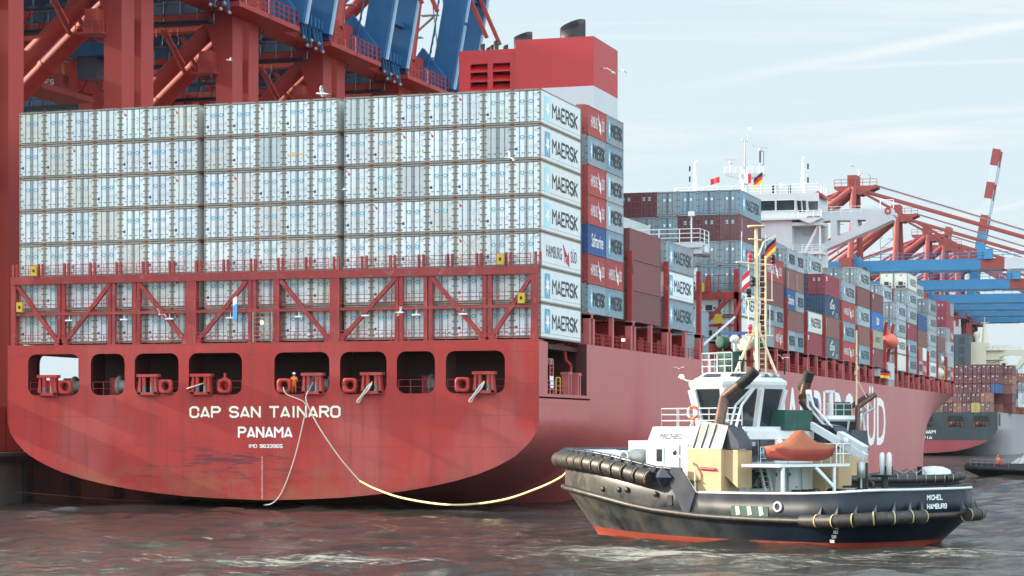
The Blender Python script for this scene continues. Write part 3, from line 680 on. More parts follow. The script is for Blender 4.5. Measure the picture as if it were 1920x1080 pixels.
for r in range(7):
    z = 14.15 + (6 - r) * 2.925
    for c in range(19):
        k = ROWS[r][c]
        gcol = jit((.46, .48, .47), .05) if k == 'g' else jit((.60, .585, .54) if (r * 7 + c * 5) % 6 == 0 else (.64, .665, .665), .08)
        last = c == 18
        rowname = 'top row' if r == 0 else ('bottom row' if r == 6 else ORD[r] + ' row')
        lab = 'white reefer, %s, %s, %s column from left of the stern wall' % (LOOK[k], rowname, ORD[c])
        sg = None
        if last: sg = 'hs_grey' if r == 4 else ('maersk_faded' if r in (0, 2, 3) else 'maersk')
        if last: gcol = (.65, .68, .685) if r != 2 else (.66, .67, .64)
        container(XC[c], random.uniform(-.015, .015), z, 'white', lab, GR, VAR[k], sg, sides=last, grime=gcol)
# bays forward of the stern: column stacks at the starboard edge, tiers from the top
XO = 24.0 - W / 2
SM = {}
def stuff_mats():
    for k in C:
        if 'stk_' + k not in M: mk('stk_' + k, C[k], .5, .2, .6, dirt=.3, dcol=(.12, .07, .05), streak=4)
    return [M['stk_' + k] for k in C] + [M['steel'], M['lettering_white'], M['gasket'], M['yellow']]
def stuff_box(mb, x, y, z, Ln, H, c, detail=True):
    ci = list(C).index(c); n = len(C); w = W / 2
    mb.box(x - w + .03, x + w - .03, y + .04, y + Ln, z + .03, z + H - .03, ci)
    for sx in (-1, 1): mb.box(x + sx * w - (.12 if sx > 0 else 0), x + sx * w + (0 if sx > 0 else .12), y, y + .14, z, z + H, ci)
    mb.box(x - w, x + w, y, y + .1, z + H - .12, z + H, ci); mb.box(x - w, x + w, y, y + .1, z, z + .14, ci)
    if detail:
        mb.box(x - .03, x + .03, y + .0, y + .05, z + .12, z + H - .12, n + 2)
        for dx in (-.85, -.35, .35, .85): mb.box(x + dx - .025, x + dx + .025, y - .02, y + .04, z + .1, z + H - .1, n)
        if c not in ('yellow', 'sblue'):
            for q in range(3):
                a = random.uniform(.1, .85); b = random.uniform(.5, H - .5); mb.box(x + a, x + a + .25, y + .0, y + .035, z + b, z + b + .14, n + 1 if random.random() < .75 else n + 3)
            mb.box(x - .8, x - .4, y, y + .035, z + H - .7, z + H - .5, n + 1)
STUFF = MB()
def bay(y, tiers, col=0, base=16.9, name='', grp='containers stacked along the ship side', vis=99):
    """tiers: bottom-up list of (spec) ; spec = 'colour:sign' or 'c:s|c:s' for a pair of twenty-footers, tuple height"""
    z = base; n = len(tiers)
    for i, tr in enumerate(tiers):
        H = 2.591 if tr[0] == '-' else HC; tr = tr.lstrip('-')
        parts = tr.split('|')
        for j, p in enumerate(parts):
            if i < n - vis:
                stuff_box(STUFF, XO - col * 2.472, y + j * 6.12, z, 6.06 if len(parts) > 1 else 12.19, H, p.split(':')[0], False); continue
            a = p.split(':'); c = a[0]; s = a[1] if len(a) > 1 else None; e = a[2] if len(a) > 2 else ('dw' if c in ('maroon', 'dmaroon', 'brown', 'crimson', 'red', 'orange') else 'db' if c in ('blue', 'grey', 'pale') else 'd')
            sd = {'maersk': 'star logo', 'maersk_faded': 'faded star logo', 'hs_white': 'white lettering', 'hs_grey': 'grey lettering', 'tall_left': 'small upright lettering', 'logo_small': 'small corner logo', 'cap': 'white curved logo', 'cai': 'white upright logo', 'osoco': 'grey lettering', 'saf': 'white script'}.get(s, 'doors' if e != 'machine' else 'cooling unit')
            tier = 'top' if i == n - 1 else ('bottom' if i == 0 else ORD[i] + ' up')
            lab = '%s %s, %s tier, %s%s' % (CN[c], 'container' if s is None else 'container with ' + sd, tier, ('front half, ' if j else 'rear half, ') if len(parts) > 1 else '', name)
            if len(lab.replace(',', '').split()) > 16: lab = '%s container, %s tier, %s%s' % (CN[c], tier, ('front half, ' if j else 'rear half, ') if len(parts) > 1 else '', name)
            if len(lab.split()) > 16: print('LONG', lab)
            L2 = 6.06 if len(parts) > 1 else 12.19
            container(XO - col * 2.472, y + j * 6.12, z, c, lab, grp, e, s, L2, H, sides=True, doors=(j == 0))
        z += H + .03
bay(14.5, ['-blue:maersk|blue:maersk', '-red:hs_white|red:hs_white', '-sblue:saf|blue:maersk', '-red:hs_white|pale:maersk_faded', '-red:hs_white|pale:maersk_faded', '-grey:maersk|blue:maersk', '-red:hs_white|grey:maersk'], name='bay beside the white wall')
for cc, nt in ((1, 6), (2, 6), (3, 5)): bay(14.5, ['-' + random.choice(['maroon', 'blue', 'grey', 'red']) + '|' + random.choice(['maroon', 'blue', 'grey']) for _ in range(nt)], cc, name='row %s inboard, bay beside the white wall' % ORD[cc - 1], vis=0)
bay(29.0, ['maroon:tall_left', 'maroon:tall_left', 'maroon'], name='second bay forward of the white wall')
bay(43.6, ['blue:maersk', 'white:maersk', 'grey:maersk'], name='bay under the white platform')
bay(29.0, ['maroon', 'dmaroon', 'maroon'], 1, name='inboard row, second bay forward of the white wall', vis=1)
bay(43.6, ['blue', 'grey', 'grey'], 1, name='inboard row, bay under the white platform', vis=1)
bay(62.0, ['grey|grey', 'blue:saf|blue'], 1, base=14.2, name='deck stack by the pale davit')
B5 = 'tall bay behind the platform'
bay(79.7, ['white', 'white:maersk', 'blue:maersk', 'grey:maersk', 'maroon:tall_left', 'blue:maersk'], name=B5)
bay(79.7, ['white::machine', 'white::machine', 'blue', 'grey', 'dmaroon', 'blue'], 1, name='second row of the ' + B5)
bay(79.7, ['white::machine', 'white::machine', 'white::machine', 'grey', 'dmaroon', 'blue'], 2, name='third row of the ' + B5)
bay(79.7, ['grey', 'maroon', 'grey', 'blue', 'blue', 'grey'], 3, name='fourth row of the ' + B5, vis=2)
bay(79.7, ['grey', 'maroon', 'grey', 'blue', 'grey', 'dmaroon'], 4, name='fifth row of the ' + B5, vis=2)
bay(79.7, ['grey', 'maroon', 'grey', 'blue', 'blue:maersk', 'dmaroon'], 5, name='sixth row of the ' + B5, vis=2)
bay(79.7, ['grey', 'maroon', 'grey', 'blue', 'blue', 'dmaroon'], 6, name='seventh row of the ' + B5, vis=2)
bay(94.2, ['-grey|red:hs_white', '-grey:maersk|grey:maersk', 'maroon:tall_left', 'red:hs_white'], name='low bay ahead of the tall bay')
bay(108.6, ['-pale:maersk|blue:maersk', '-brown|brown', '-sblue:saf|blue:maersk', '-brown:tall_left|brown:tall_left', '-pale:maersk|pale:maersk'], name='bay of short pairs')
bay(108.6, ['grey', 'maroon', 'grey', 'grey', '-blue|blue'], 1, name='second row behind the short pairs', vis=2)
bay(94.2, ['grey', 'grey', 'brown', 'blue', 'grey:maersk|blue:maersk'][:4], 1, name='second row of the low bay', vis=2)
bay(122.9, ['crimson:logo_small', 'cream:maersk_faded'], name='two high bay with the cream container')
bay(122.9, ['crimson', 'sblue'], 1, name='inboard of the two high bay', vis=1)
bay(137.4, ['slate:cap', 'brown:tall_left', 'navy:cap', 'crimson:logo_small'], name='bay right of the cream container')
bay(137.4, ['slate', 'brown', 'navy', 'navy', 'pale:maersk'], 1, name='second row right of the cream container', vis=3)
bay(152.0, ['red:hs_white', 'blue:maersk', 'red:hs_white', 'pale:maersk'], name='bay with two red lettered containers')
bay(166.6, ['blue:maersk', 'brown', 'pale:maersk', 'maroon', 'pale:maersk'], name='five high bay with brown containers')
bay(166.6, ['grey', 'grey', 'grey', 'grey', 'blue'], 1, name='second row of the five high brown bay', vis=2)
bay(166.6, ['grey', 'grey', 'grey', 'grey', 'grey'], 2, name='third row of the five high brown bay', vis=2)
bay(181.0, ['maroon:logo_small', 'tan:osoco', 'cobalt:cai', 'maroon:logo_small'], name='bay with the bright blue container')
bay(208.4, ['cream', 'cream:maersk_faded', 'pale:maersk', 'pale:maersk'], name='bay ahead of the orange lifeboat')
bay(208.4, ['grey', 'grey', 'grey', 'grey', 'pale:maersk'], 1, name='second row ahead of the lifeboat', vis=3)
bay(208.4, ['grey', 'grey', 'grey', 'grey', 'tan'], 2, name='third row ahead of the lifeboat', vis=2)
bay(222.6, ['grey:maersk', 'blue:maersk', 'crimson:logo_small', 'pale:maersk', 'pale:maersk', 'cream:maersk_faded:machine'], name='six high bay topped with a cream reefer')
bay(222.6, ['grey', 'grey', 'grey', 'grey', 'crimson', 'cream::machine'], 1, name='second row of the six high bay', vis=3)
bay(236.8, ['-pale:maersk|red:hs_white', '-orange|white', 'brown', 'sblue'], name='four high bay past the cream reefer')
bay(251.3, ['white:maersk', 'pale:maersk', 'pale:maersk', 'pale:maersk', 'grey:maersk'], name='bay with white lettered bottom container')
bay(251.3, ['grey', 'grey', 'grey', 'grey', 'grey', 'pale:maersk'], 1, name='second row by the white lettered container', vis=3)
bay(265.4, ['brown'], base=22.2, name='bay above the white tanks')
bay(280.2, ['-pale:maersk|red:hs_white', '-pale|pale', '-pale|pale:maersk', '-grey|red:hs_white', '-crimson|red', '-crimson|grey'], name='last bay near the bow')
bay(280.2, ['-grey', '-grey', '-grey', '-grey', '-dmaroon', '-red'], 1, name='inboard of the last bay near the bow', vis=4)

# lower and inner tiers that only peep out between the stacks above
_o = STUFF.build('inner_container_stacks', stuff_mats()); tag(_o, 'darker inner containers peeping out behind the outer stacks on the red ship', 'containers', None, 'stuff')
# ---------------------------------------------------------------- stern lashing bridge (in front of the white wall)
YB = -.75
lb = place(None, 'lashing_bridge', ship)
cols_w = [(-24.05, .45), (-12.0 + 5.05, 1.0), (.95, .55), (6.25, .85), (23.7, .5)]
posts = [-19.62, -19.2, -14.75, -14.35, -12.35, -11.95, -1.5, -1.1, 11.75, 12.15, 14.3, 14.75, 19.45, 19.9]
def bar(name, p, q, w, h=None, m='truss_red', par=lb):
    mb = MB().beam(p, q, w, h or w); return mb.build(name, M[m], par)
for x, w in cols_w:
    MB().box(x - w / 2, x + w / 2, YB - .25, YB + .35, 13.9, 20.0).build('post', M['truss_red'], lb)
for x in posts: MB().box(x - .17, x + .17, YB - .15, YB + .15, 13.9, 19.4).build('post', M['truss_red'], lb)
MB().box(-24.3, 24.0, YB - .3, YB + .32, 19.35, 20.02).build('top_beam', M['truss_red'], lb)
MB().box(-24.1, 23.8, YB - .2, YB + .2, 16.62, 16.85).build('walkway_beam', M['truss_red'], lb)
MB().box(-24.1, 23.8, YB - .1, YB + .55, 16.86, 16.9).build('walkway_deck', M['dark_red'], lb)
for a, b in ((-23.7, -19.6), (-14.7, -19.2), (-11.9, -7.4), (-1.8, -6.5), (1.3, 5.8), (11.7, 6.7), (14.8, 19.4), (23.5, 20.0)):
    bar('brace', (a, YB - .05, 19.25), (b, YB - .05, 14.1), .32, .34)
    MB().prism([(b - .5, 13.92), (b + .5, 13.92), (b + .2, 14.7), (b - .2, 14.7)], YB - .24, YB + .12).build('gusset', M['truss_red'], lb)
for z, nm in ((20.0, 'railing'), (16.9, 'railing'), (13.9, 'railing')):
    segs = [(-23.9, -12.2), (-12, -7.4), (-6.5, 5.8), (6.7, 14.5), (14.7, 23.5)]
    for a, b in segs:
        MB().rail([(a, YB - .42, z), (b, YB - .42, z)], 1.0, .028, 1.55, 3).build(nm, M['rail_red'], lb)
for i in range(20):                                     # pairs of short lashing stanchions over every gap between stacks
    x = -24.0 + i * 2.526
    for dx in (-.2, .2): MB().box(x + dx - .09, x + dx + .09, YB - .1, YB + .1, 20.02, 21.15).build('stanchion', M['truss_red'], lb)
for i, x in enumerate(XC):                              # crossed lashing rods up to the fifth tier
    mb = MB(); mb.tube((x - 1.1, YB + .2, 20.1), (x + .9, -.06, 22.9), .02, 4); mb.build('lashing_rod', M['steel'], lb)
    mb = MB(); mb.tube((x + 1.1, YB + .2, 20.1), (x - .9, -.06, 22.9), .02, 4); mb.build('lashing_rod', M['steel'], lb)
for x, z in ((-21.9, 20.1), (20.9, 20.15), (-23.3, 16.95), (22.7, 16.95)):
    mb = MB().box(x - .3, x + .3, YB - .5, YB - .35, z, z + .85); mb.box(x - .1, x + .1, YB - .52, YB - .5, z + .3, z + .55, 1)
    mb.build('equipment_box', [M['yellow'], M['black']], lb)
for x in (-18.6, -13.3, -9.0, -3.3, 3.0, 9.0, 13.5, 17.6): MB().box(x - .35, x + .35, YB - .3, YB - .05, 16.1, 16.22).tube((x, YB - .15, 16.2), (x, YB - .15, 16.6), .03, 4).build('floodlight', M['rail_white'], lb)
mb = MB()                                                # cage ladder in the middle
for x in (-.95, .75): mb.box(x - .05, x + .05, YB - .75, YB - .65, 13.9, 16.6)
for k in range(7): mb.box(-.95, .75, YB - .73, YB - .67, 14.2 + k * .38, 14.24 + k * .38)
mb.build('gangway_frame', M['reefer_frame'], ship)
ml = MB().lathe((-.1, YB - .8, 15.7), [(0, -.18), (.12, -.14), (.12, .1), (0, .16)], 8).build('stern_lantern', mat('lamp', (1, .62, .25), .4, .05, 1, emit=3), ship)
# ---------------------------------------------------------------- side deck: posts, hatch coaming, railings, lashing pylons
sidey = [14.0, 28.6, 43.0, 57.6, 78.4, 93.0, 107.4, 121.7, 136.1, 150.6, 165.1, 179.6, 194.2, 207.2, 221.2, 235.3, 249.9, 264.1, 278.8, 292.9]
def halfw(y):
    return ship_half(y, 14.1, 0, T_CURVE, 236, 322, 286, 332)[0][0] if y > 286 else HB
mb = MB().box(20.6, 21.0, 14.3, 193, 14.05, 16.6); mb.box(20.6, 21.0, 206, 293, 14.05, 16.6); mb.box(-21, 20.6, 14.3, 293, 16.3, 16.5)
mb.build('hatch_coaming', M['deck_red'], ship)
for k, y in enumerate(sidey):
    p = place(None, 'lashing_pylon', ship)
    gap = .75
    mb = MB(); w = halfw(y + .7)
    for a, b in ((y - .95, y - .35), (y + .35, y + .95)): mb.box(w - .55, w + .02, a + .55, b + .55, 14.05, 16.75)
    mb.box(w - .55, w + .02, y - .4, y + 1.5, 16.4, 16.85)
    mb.build('foot', M['side_post'], p)
    top = 23.5 if k in (1, 2, 3, 5, 6) else (22.5 if k < 12 else 21.5)
    if 0 < k < 19: MB().box(w - .5, w - .05, y + .2, y + .85, 16.85, top).box(w - .3, w - .03, y + .35, y + .7, top - 2.2, top - 1.4, 1).build('pylon_post', [M['truss_red'], M['black']], p)
for a, b in zip(sidey[:-1], sidey[1:]):
    if b - a > 18 or (a > 190 and b < 210): continue
    w = halfw(b)
    m1 = (a + b) / 2 + .5
    MB().box(w - .35, w + .01, m1 - .28, m1 + .28, 14.05, 16.8).build('side_stanchion', M['side_post'], ship)
    MB().rail([(w - .12, a + 1.5, 14.08), (w - .12, m1 - .3, 14.08)], 1.05, .04, 1.4, 3).rail([(w - .12, m1 + .3, 14.08), (w - .12, b - .4, 14.08)], 1.05, .04, 1.4, 3).build('railing', M['rail_red'], ship)
    for q in (a + 3.2, m1 + 2.6):
        MB().box(21.05, 22.4, q, q + 1.7, 14.05, 15.6 + .2 * math.sin(q)).build('vent_box', M['deck_red'], ship); MB().box(21.05, 22.9, q + 2.4, q + 2.7, 14.05, 16.6).build('web_frame', M['deck_red'], ship)
MB().box(22.6, 23.2, 15.8, 16.6, 15.2, 16.9).box(22.6, 23.2, 31.0, 31.4, 15.1, 15.3, 1).build('deck_lamp', [M['deck_red'], mat('lamplit', (1, .8, .5), .4, 0, 1, emit=2)], ship)
# red lashing bridge in front of the tall bay
l2 = place(None, 'lashing_bridge', ship); Y2 = 78.9
for x in (16.4, 23.75): MB().box(x - .28, x + .28, Y2 - .3, Y2 + .3, 14.1, 25.2 if x > 20 else 22.3).build('post', M['truss_red'], l2)
MB().box(-23, 24.05, Y2 - .3, Y2 + .3, 21.75, 22.55).build('top_beam', M['truss_red'], l2)
MB().box(-23, 24, Y2 - .2, Y2 + .2, 18.6, 18.9).build('walkway_beam', M['truss_red'], l2)
MB().beam((17.0, Y2 - .2, 15.8), (22.9, Y2 - .2, 21.9), .4, .4).build('brace', M['truss_red'], l2)
MB().rail([(10, Y2 - .3, 22.6), (24, Y2 - .3, 22.6)], 1.9, .045, 2.2, 2).build('railing', M['truss_red'], l2)
MB().rail([(10, Y2 - .3, 18.9), (24, Y2 - .3, 18.9)], 1.1, .035, 2.2, 2).build('railing', M['truss_red'], l2)
for x, z in ((19.6, 22.6), (21.7, 18.95)): MB().box(x - .45, x + .45, Y2 - .6, Y2 - .35, z, z + 1.05).build('equipment_box', M['yellow'], l2)
MB().box(20.2, 20.7, Y2 - .5, Y2 + .1, 22.6, 24.4).build('stanchion', M['truss_red'], l2)
for x0 in (11.6, 14.2, 16.7, 19.2): MB().tube((x0, Y2, 22.6), (x0 + 2.1, 79.65, 25.6), .03, 4).build('lashing_rod', M['steel'], l2)
# ---------------------------------------------------------------- funnel and aft deckhouse
FU = place(None, 'funnel', ship)
FY = 60.0; FX0, FXm, FX1 = -3.65, 3.0, 11.92; FZ = 49.45
mb = MB()
Z1 = 44.05
mb.box(FXm, FX1, FY, FY + 10.2, 14.1, Z1, 1); mb.box(FXm, FX1, FY, FY + 10.2, Z1, FZ, 0)
mb.build('funnel_casing', [M['funnel_red'], M['white']], FU)
mb = MB(); y = FY + .35
xs = [FX0, FX0 + 1.35, FX0 + 3.35, FX0 + 3.95, FX0 + 5.95, FXm]
for a, b in ((0, 1), (2, 3), (4, 5)): mb.box(xs[a], xs[b], y, y + 9, 30, 48.6)
zz = [47.3, 44.5, 43.3, 40.5, 39.4, 36.6]
for a, b in ((48.6, 47.1), (43.9, 43.1), (39.9, 39.1), (35.9, 30)):
    for c in (1, 3): mb.box(xs[c], xs[c + 1], y, y + 9, b, a)
mb.box(xs[1], xs[4], y + 1.2, y + 9, 30, 48.5, 1)
mb.build('air_intake_house', [M['funnel_red'], M['black']], FU)
for c in (1, 3):
    for z0 in (43.9, 39.9):
        mb = MB()
        for k in range(3):
            z = z0 + .15 + k * 1.05; mb.prism([(y - .03, z), (y + .9, z + .75), (y + .9, z + .9), (y - .03, z + .15)], xs[c], xs[c + 1], 0, 'x')
        mb.build('louvre', M['funnel_red'], FU)
def stack(x, y, r, z0, z1, tilt):
    mb = MB(); n = 16; top = []; 
    a = [(x + r * math.cos(2 * math.pi * i / n), y + r * math.sin(2 * math.pi * i / n), z0) for i in range(n)]
    b = [(p[0], p[1], z1 + tilt * (p[1] - y) / r + .35 * tilt * (p[0] - x) / r) for p in a]
    c = [(x + (p[0] - x) * .9, y + (p[1] - y) * .9, p[2]) for p in b]; d = [(p[0], p[1], z1 - 2.2 * r) for p in c]
    mb.loft([a, b, c, d], 0, closed=True); mb.add(d, [tuple(range(n))], 0)
    return mb.build('exhaust_pipe', M['black'], FU)
stack(8.6, FY + 3.4, 1.42, FZ - .1, FZ + 2.0, .75); stack(2.2, FY + 5.5, 1.05, FZ - .9, FZ + 1.5, .5)
for x, h in ((-2.1, .9), (-1.7, 1.4), (-1.0, .9), (-.45, 1.15), (.1, 1.7), (1.0, 1.1)): stack(x - .2, FY + 2.5 + (x * 3 % 2), .28, 48.5, 48.7 + h * .75, .16)
AD = place(None, 'aft_deckhouse', ship)
MB().box(-14, 14.5, 62.5, 75, 14.1, 30.0).build('house_block', M['white'], AD)
mb = MB(); mb.box(8, 22.9, 64.0, 68.5, 26.55, 27.15, 0); mb.prism([(11.0, 26.6), (22.9, 26.6), (22.9, 25.9), (19, 25.9), (12, 24.2)], 64.3, 68.2, 0)
mb.prism([(14.4, 20.2), (14.4, 21.5), (21.5, 26.2), (22.3, 26.2)], 66, 66.5); mb.build('lifeboat_platform', M['white'], AD)
MB().rail([(9, 64.1, 27.15), (22.8, 64.1, 27.15), (22.8, 68.4, 27.15)], 1.45, .055, 2.3, 3).build('railing', M['rail_white'], AD)
MB().tube((21.8, 64.2, 27.1), (21.8, 64.2, 30.2), .09).box(21.5, 22.1, 63.9, 64.5, 30.0, 30.5).build('deck_light', M['rail_white'], AD)
MB().lathe((23.1, 65.3, 26.1), [(0, -.6), (.5, -.5), (.55, .1), (.3, .8), (0, .9)], 10).build('life_raft', M['steel'], AD)
mb = MB().tube((22.9, 61.5, 15.1), (24.4, 74.5, 19.4), .16, 6).tube((22.9, 61.5, 14.1), (22.9, 61.5, 15.6), .3); mb.build('davit_arm', M['white'], ship)
MB().beam((24.4, 74.5, 19.4), (24.3, 78.6, 21.6), .3, .3).build('davit_brace', M['truss_red'], ship)
# ---------------------------------------------------------------- bridge
BR = place(None, 'bridge_deckhouse', ship); BY = 197.0
def bp(px, py, Y):          # point of the photograph's bridge on a plane at distance Y (survey of the real ship)
    l = (px - 960) / 4273; v = (811 - py) / 4273; S, Cc = math.sin(YAW), math.cos(YAW)
    r = (l * Cc - S, l * S + Cc, v); t = (Y - CY) / r[1]; return (CX + t * r[0], Y, CZ + t * r[2])
mb = MB(); mb.box(-13, 8.3, BY, BY + 12, 14.1, 41.8); mb.box(8.3, 12.3, BY + 3.8, BY + 12, 14.1, 41.9)
mb.build('accommodation_block', M['white'], BR)
for z in (41.3, 36.5, 31.8, 27.0): MB().box(8.3, 13.4, BY - .2, BY + 5, z - .5, z).build('stair_landing', M['white'], BR)
for z in (36.5, 31.8, 27.0):
    MB().rail([(8.4, BY - .1, z), (13.3, BY - .1, z), (13.3, BY + 4.5, z)], 1.1, .05, 1.5, 3).build('railing', M['rail_white'], BR)
    MB().beam((10.2, BY + 1.0, z - .1), (12.6, BY + 1.0, z + 4.5), .1, .35).beam((10.2, BY + 1.9, z - .1), (12.6, BY + 1.9, z + 4.5), .1, .35).build('stairway', M['rail_white'], BR)
    MB().box(9.6, 11.6, BY + 3.5, BY + 3.9, z + 3.0, z + 3.7).build('air_conditioner', M['steel'], BR)
    MB().tube((12.9, BY + .3, z), (12.9, BY + .3, z + 4.5), .15).build('pillar', M['rail_white'], BR)
wh = MB()
wh.prism([(-13, 41.8), (9.3, 41.8), (10.7, 42.4), (12.6, 42.4), (12.6, 46.3), (-13, 46.4)], BY + 1.2, BY + 10)
wh.build('wheelhouse', M['white'], BR)
mb = MB(); mb.prism([(-13, 41.75), (9.6, 41.75), (11.4, 41.0), (13.4, 41.9), (13.4, 42.0), (-13, 42.3)], BY - .8, BY + 1.2); mb.build('bridge_walkway', M['white'], BR)
for x0, x1 in ((-10, -6.2), (-5.8, -2.2), (-1.8, 2.2), (2.6, 5.2), (5.5, 8.5)):
    mb = MB().box(x0, x1, BY + 1.12, BY + 1.22, 43.55, 45.2, 1); mb.box(x0 - .08, x1 + .08, BY + 1.15, BY + 1.24, 43.47, 45.28, 0); mb.build('window', [M['rail_white'], M['glass']], BR)
for x0, x1 in ((8.9, 9.6), (9.8, 10.4)): MB().prism([(x0 + .2, 43.2), (x1 + .1, 43.1), (x1, 45.0), (x0, 45.1)], BY + 1.1, BY + 1.22).build('window', M['glass'], BR)
MB().prism([(11.0, 43.3), (12.4, 43.3), (12.5, 44.9), (10.8, 44.9)], BY + 1.1, BY + 1.22).build('window', M['glass'], BR)
MB().rail([(9.5, BY - .7, 42.1), (13.3, BY - .7, 42.1)], 1.1, .05, 1.2, 3).build('railing', M['rail_white'], BR)
MB().rail([(-12, BY + 1.4, 46.35), (12.5, BY + 1.4, 46.35), (12.5, BY + 9, 46.35)], 1.5, .05, 2.4, 3).build('railing', M['rail_white'], BR)
MB().prism([(11.9, 46.3), (13.4, 45.5), (13.4, 45.9), (12.4, 46.6)], BY + 1.3, BY + 9).build('roof_edge', M['funnel_red'], BR)
# wing bracket with openings
import bmesh
def holed(outer, holes, y0, y1, m, name, par, mats):
    mb = MB()
    for y in (y0, y1):
        bm = bmesh.new()
        for lp in [outer] + holes:
            vs = [bm.verts.new((a, y, b)) for a, b in lp]
            for i in range(len(vs)): bm.edges.new((vs[i], vs[(i + 1) % len(vs)]))
        bmesh.ops.triangle_fill(bm, use_beauty=True, edges=bm.edges[:]); bm.verts.index_update()
        mb.add([v.co[:] for v in bm.verts], [[v.index for v in f.verts] for f in bm.faces], 0); bm.free()
    for lp in [outer] + holes:
        k = len(lp); mb.add([(a, y0, b) for a, b in lp] + [(a, y1, b) for a, b in lp], [(i, (i + 1) % k, k + (i + 1) % k, k + i) for i in range(k)], 0)
    return mb.build(name, mats, par)
def PX(lst, Y): return [(lambda q: (q[0], q[2]))(bp(a, b, Y)) for a, b in lst]
WY = 202.0
holed(PX([(1530, 399), (1585, 392), (1672, 390), (1674, 412), (1648, 424), (1536, 473), (1530, 474), (1525, 440)], WY),
      [PX([(1539, 416), (1556, 413), (1558, 418), (1558, 449), (1539, 458)], WY), PX([(1569, 413), (1594, 413), (1595, 432), (1572, 443), (1569, 440)], WY), PX([(1607, 412), (1623, 412), (1624, 418), (1609, 425)], WY)],
      WY, WY + 3.5, 0, 'wing_bracket', BR, M['white'])
a = PX([(1521, 400), (1605, 398)], WY)
MB().box(a[0][0], 24.4, WY + .5, WY + 5, a[0][1] - .6, a[0][1]).build('bridge_wing_deck', M['white'], BR)
MB().rail([(a[0][0], WY, a[0][1] - .3), (19, WY, a[0][1] - .3)], 1.3, .05, 1.6, 3).build('railing', M['rail_white'], BR)
a = PX([(1665, 395)], WY)[0]
mb = MB()
for k in range(16):
    t0, t1 = k * math.pi / 8, (k + 1) * math.pi / 8; mb.tube((a[0] + .45 * math.cos(t0), WY - .1, a[1] + .45 * math.sin(t0)), (a[0] + .45 * math.cos(t1), WY - .1, a[1] + .45 * math.sin(t1)), .14, 5)
tag(mb.build('lifebuoy', M['funnel_red']), 'red lifebuoy hanging near the tip of the white bridge wing', 'lifebuoy')
a = PX([(1650, 390), (1678, 390), (1678, 374)], WY)
MB().path([(a[0][0], WY + .4, a[0][1]), (a[0][0], WY + .4, a[2][1]), (a[1][0] - .3, WY + .4, a[2][1]), (a[1][0] - .3, WY + .4, a[1][1])], .06, 4).build('wing_frame', M['rail_white'], BR)
# mast and radars
MA = place(None, 'radar_mast', BR); MY = 202.0
def P2(px, py, Y=MY): q = bp(px, py, Y); return (q[0], q[1], q[2])
mb = MB().tube(P2(1397, 362), P2(1397, 322), .62, 12, 0, .55); mb.build('mast_trunk', M['white'], MA)
c = P2(1397, 326)
mb = MB().prism(PX([(1360, 326), (1434, 326), (1433, 329), (1404, 336), (1390, 336), (1361, 329)], MY), MY - 1.2, MY + 1.2); mb.build('mast_platform', M['white'], MA)
a = P2(1361, 326); b = P2(1434, 326); MB().rail([(a[0], MY - 1.1, a[2]), (b[0], MY - 1.1, b[2])], 1.05, .035, 1.0, 3).build('railing', M['rail_white'], MA)
MB().tube(P2(1397, 326), P2(1397, 300), .22, 8, 0, .14).tube(P2(1397, 300), P2(1397, 262), .1, 6).path([P2(1391, 258), P2(1391, 265), P2(1402, 265), P2(1402, 251)], .05, 4).build('topmast', M['steel'], MA)
def radar(px, py, py0, w, tilt, nm='radar'):
    g = MB(); q = P2(px, py); g.tube(P2(px, py0), q, .12, 6); g.lathe((q[0], q[1], q[2]), [(0, -.5), (.3, -.4), (.3, .1), (.0, .2)], 10)
    g.beam((q[0] - w, q[1], q[2] + .35 + tilt), (q[0] + w, q[1], q[2] + .35 - tilt), .3, .22); return g.build(nm, M['white'], MA)
radar(1370, 303, 326, .9, .03); radar(1425, 279, 362, 1.35, .28)
MB().tube(P2(1425, 305), P2(1425, 283), .16, 6).path([P2(1427, 283), P2(1432, 284), P2(1432, 308), P2(1429, 310)], .05, 4).build('waveguide', M['black'], MA)
MB().box(P2(1404, 300)[0] - .15, P2(1404, 300)[0] + .45, MY, MY + .3, P2(0, 302)[2], P2(0, 296)[2]).tube(P2(1403, 326), P2(1403, 297), .07, 5).build('antenna_box', M['rail_white'], MA)
for px, top, base, nm in ((1303, 312, 358, 0), (1505, 305, 366, 1)):
    g = MB().tube(P2(px, base), P2(px, top), .22, 8, 0, .15); sg = -1 if nm == 0 else 1
    for f in (.2, .62): 
        q = P2(px, base + (top - base) * (1 - f)); g.tube(q, (q[0] + sg * .9, q[1], q[2] + .1), .05, 4); g.box(q[0] + sg * .9 - .12, q[0] + sg * .9 + .12, MY - .1, MY + .1, q[2], q[2] + .9, 1)
    q = P2(px, top); g.path([q, (q[0], q[1], q[2] + .8), (q[0] + .4, q[1], q[2] + 1.0)], .04, 4)
    g.tube(P2(px - 5 * 1, base), P2(px - 2, top + 20), .03, 4); g.tube(P2(px + 5, base), P2(px + 2, top + 15), .03, 4)
    g.build('signal_mast', [M['rail_white'], M['black']], BR)
q = P2(1462, 352); MB().lathe(q, [(0, .9), (.5, .7), (.62, 0), (.45, -.6), (.3, -1.0), (.5, -1.8), (0, -1.8)], 14).build('satellite_dome', M['white'], BR)
for px in (1450, 1480): q = P2(px, 362); MB().box(q[0] - .2, q[0] + .2, q[1], q[1] + .4, q[2], q[2] + 1.3).build('bridge_equipment', M['black'], BR)
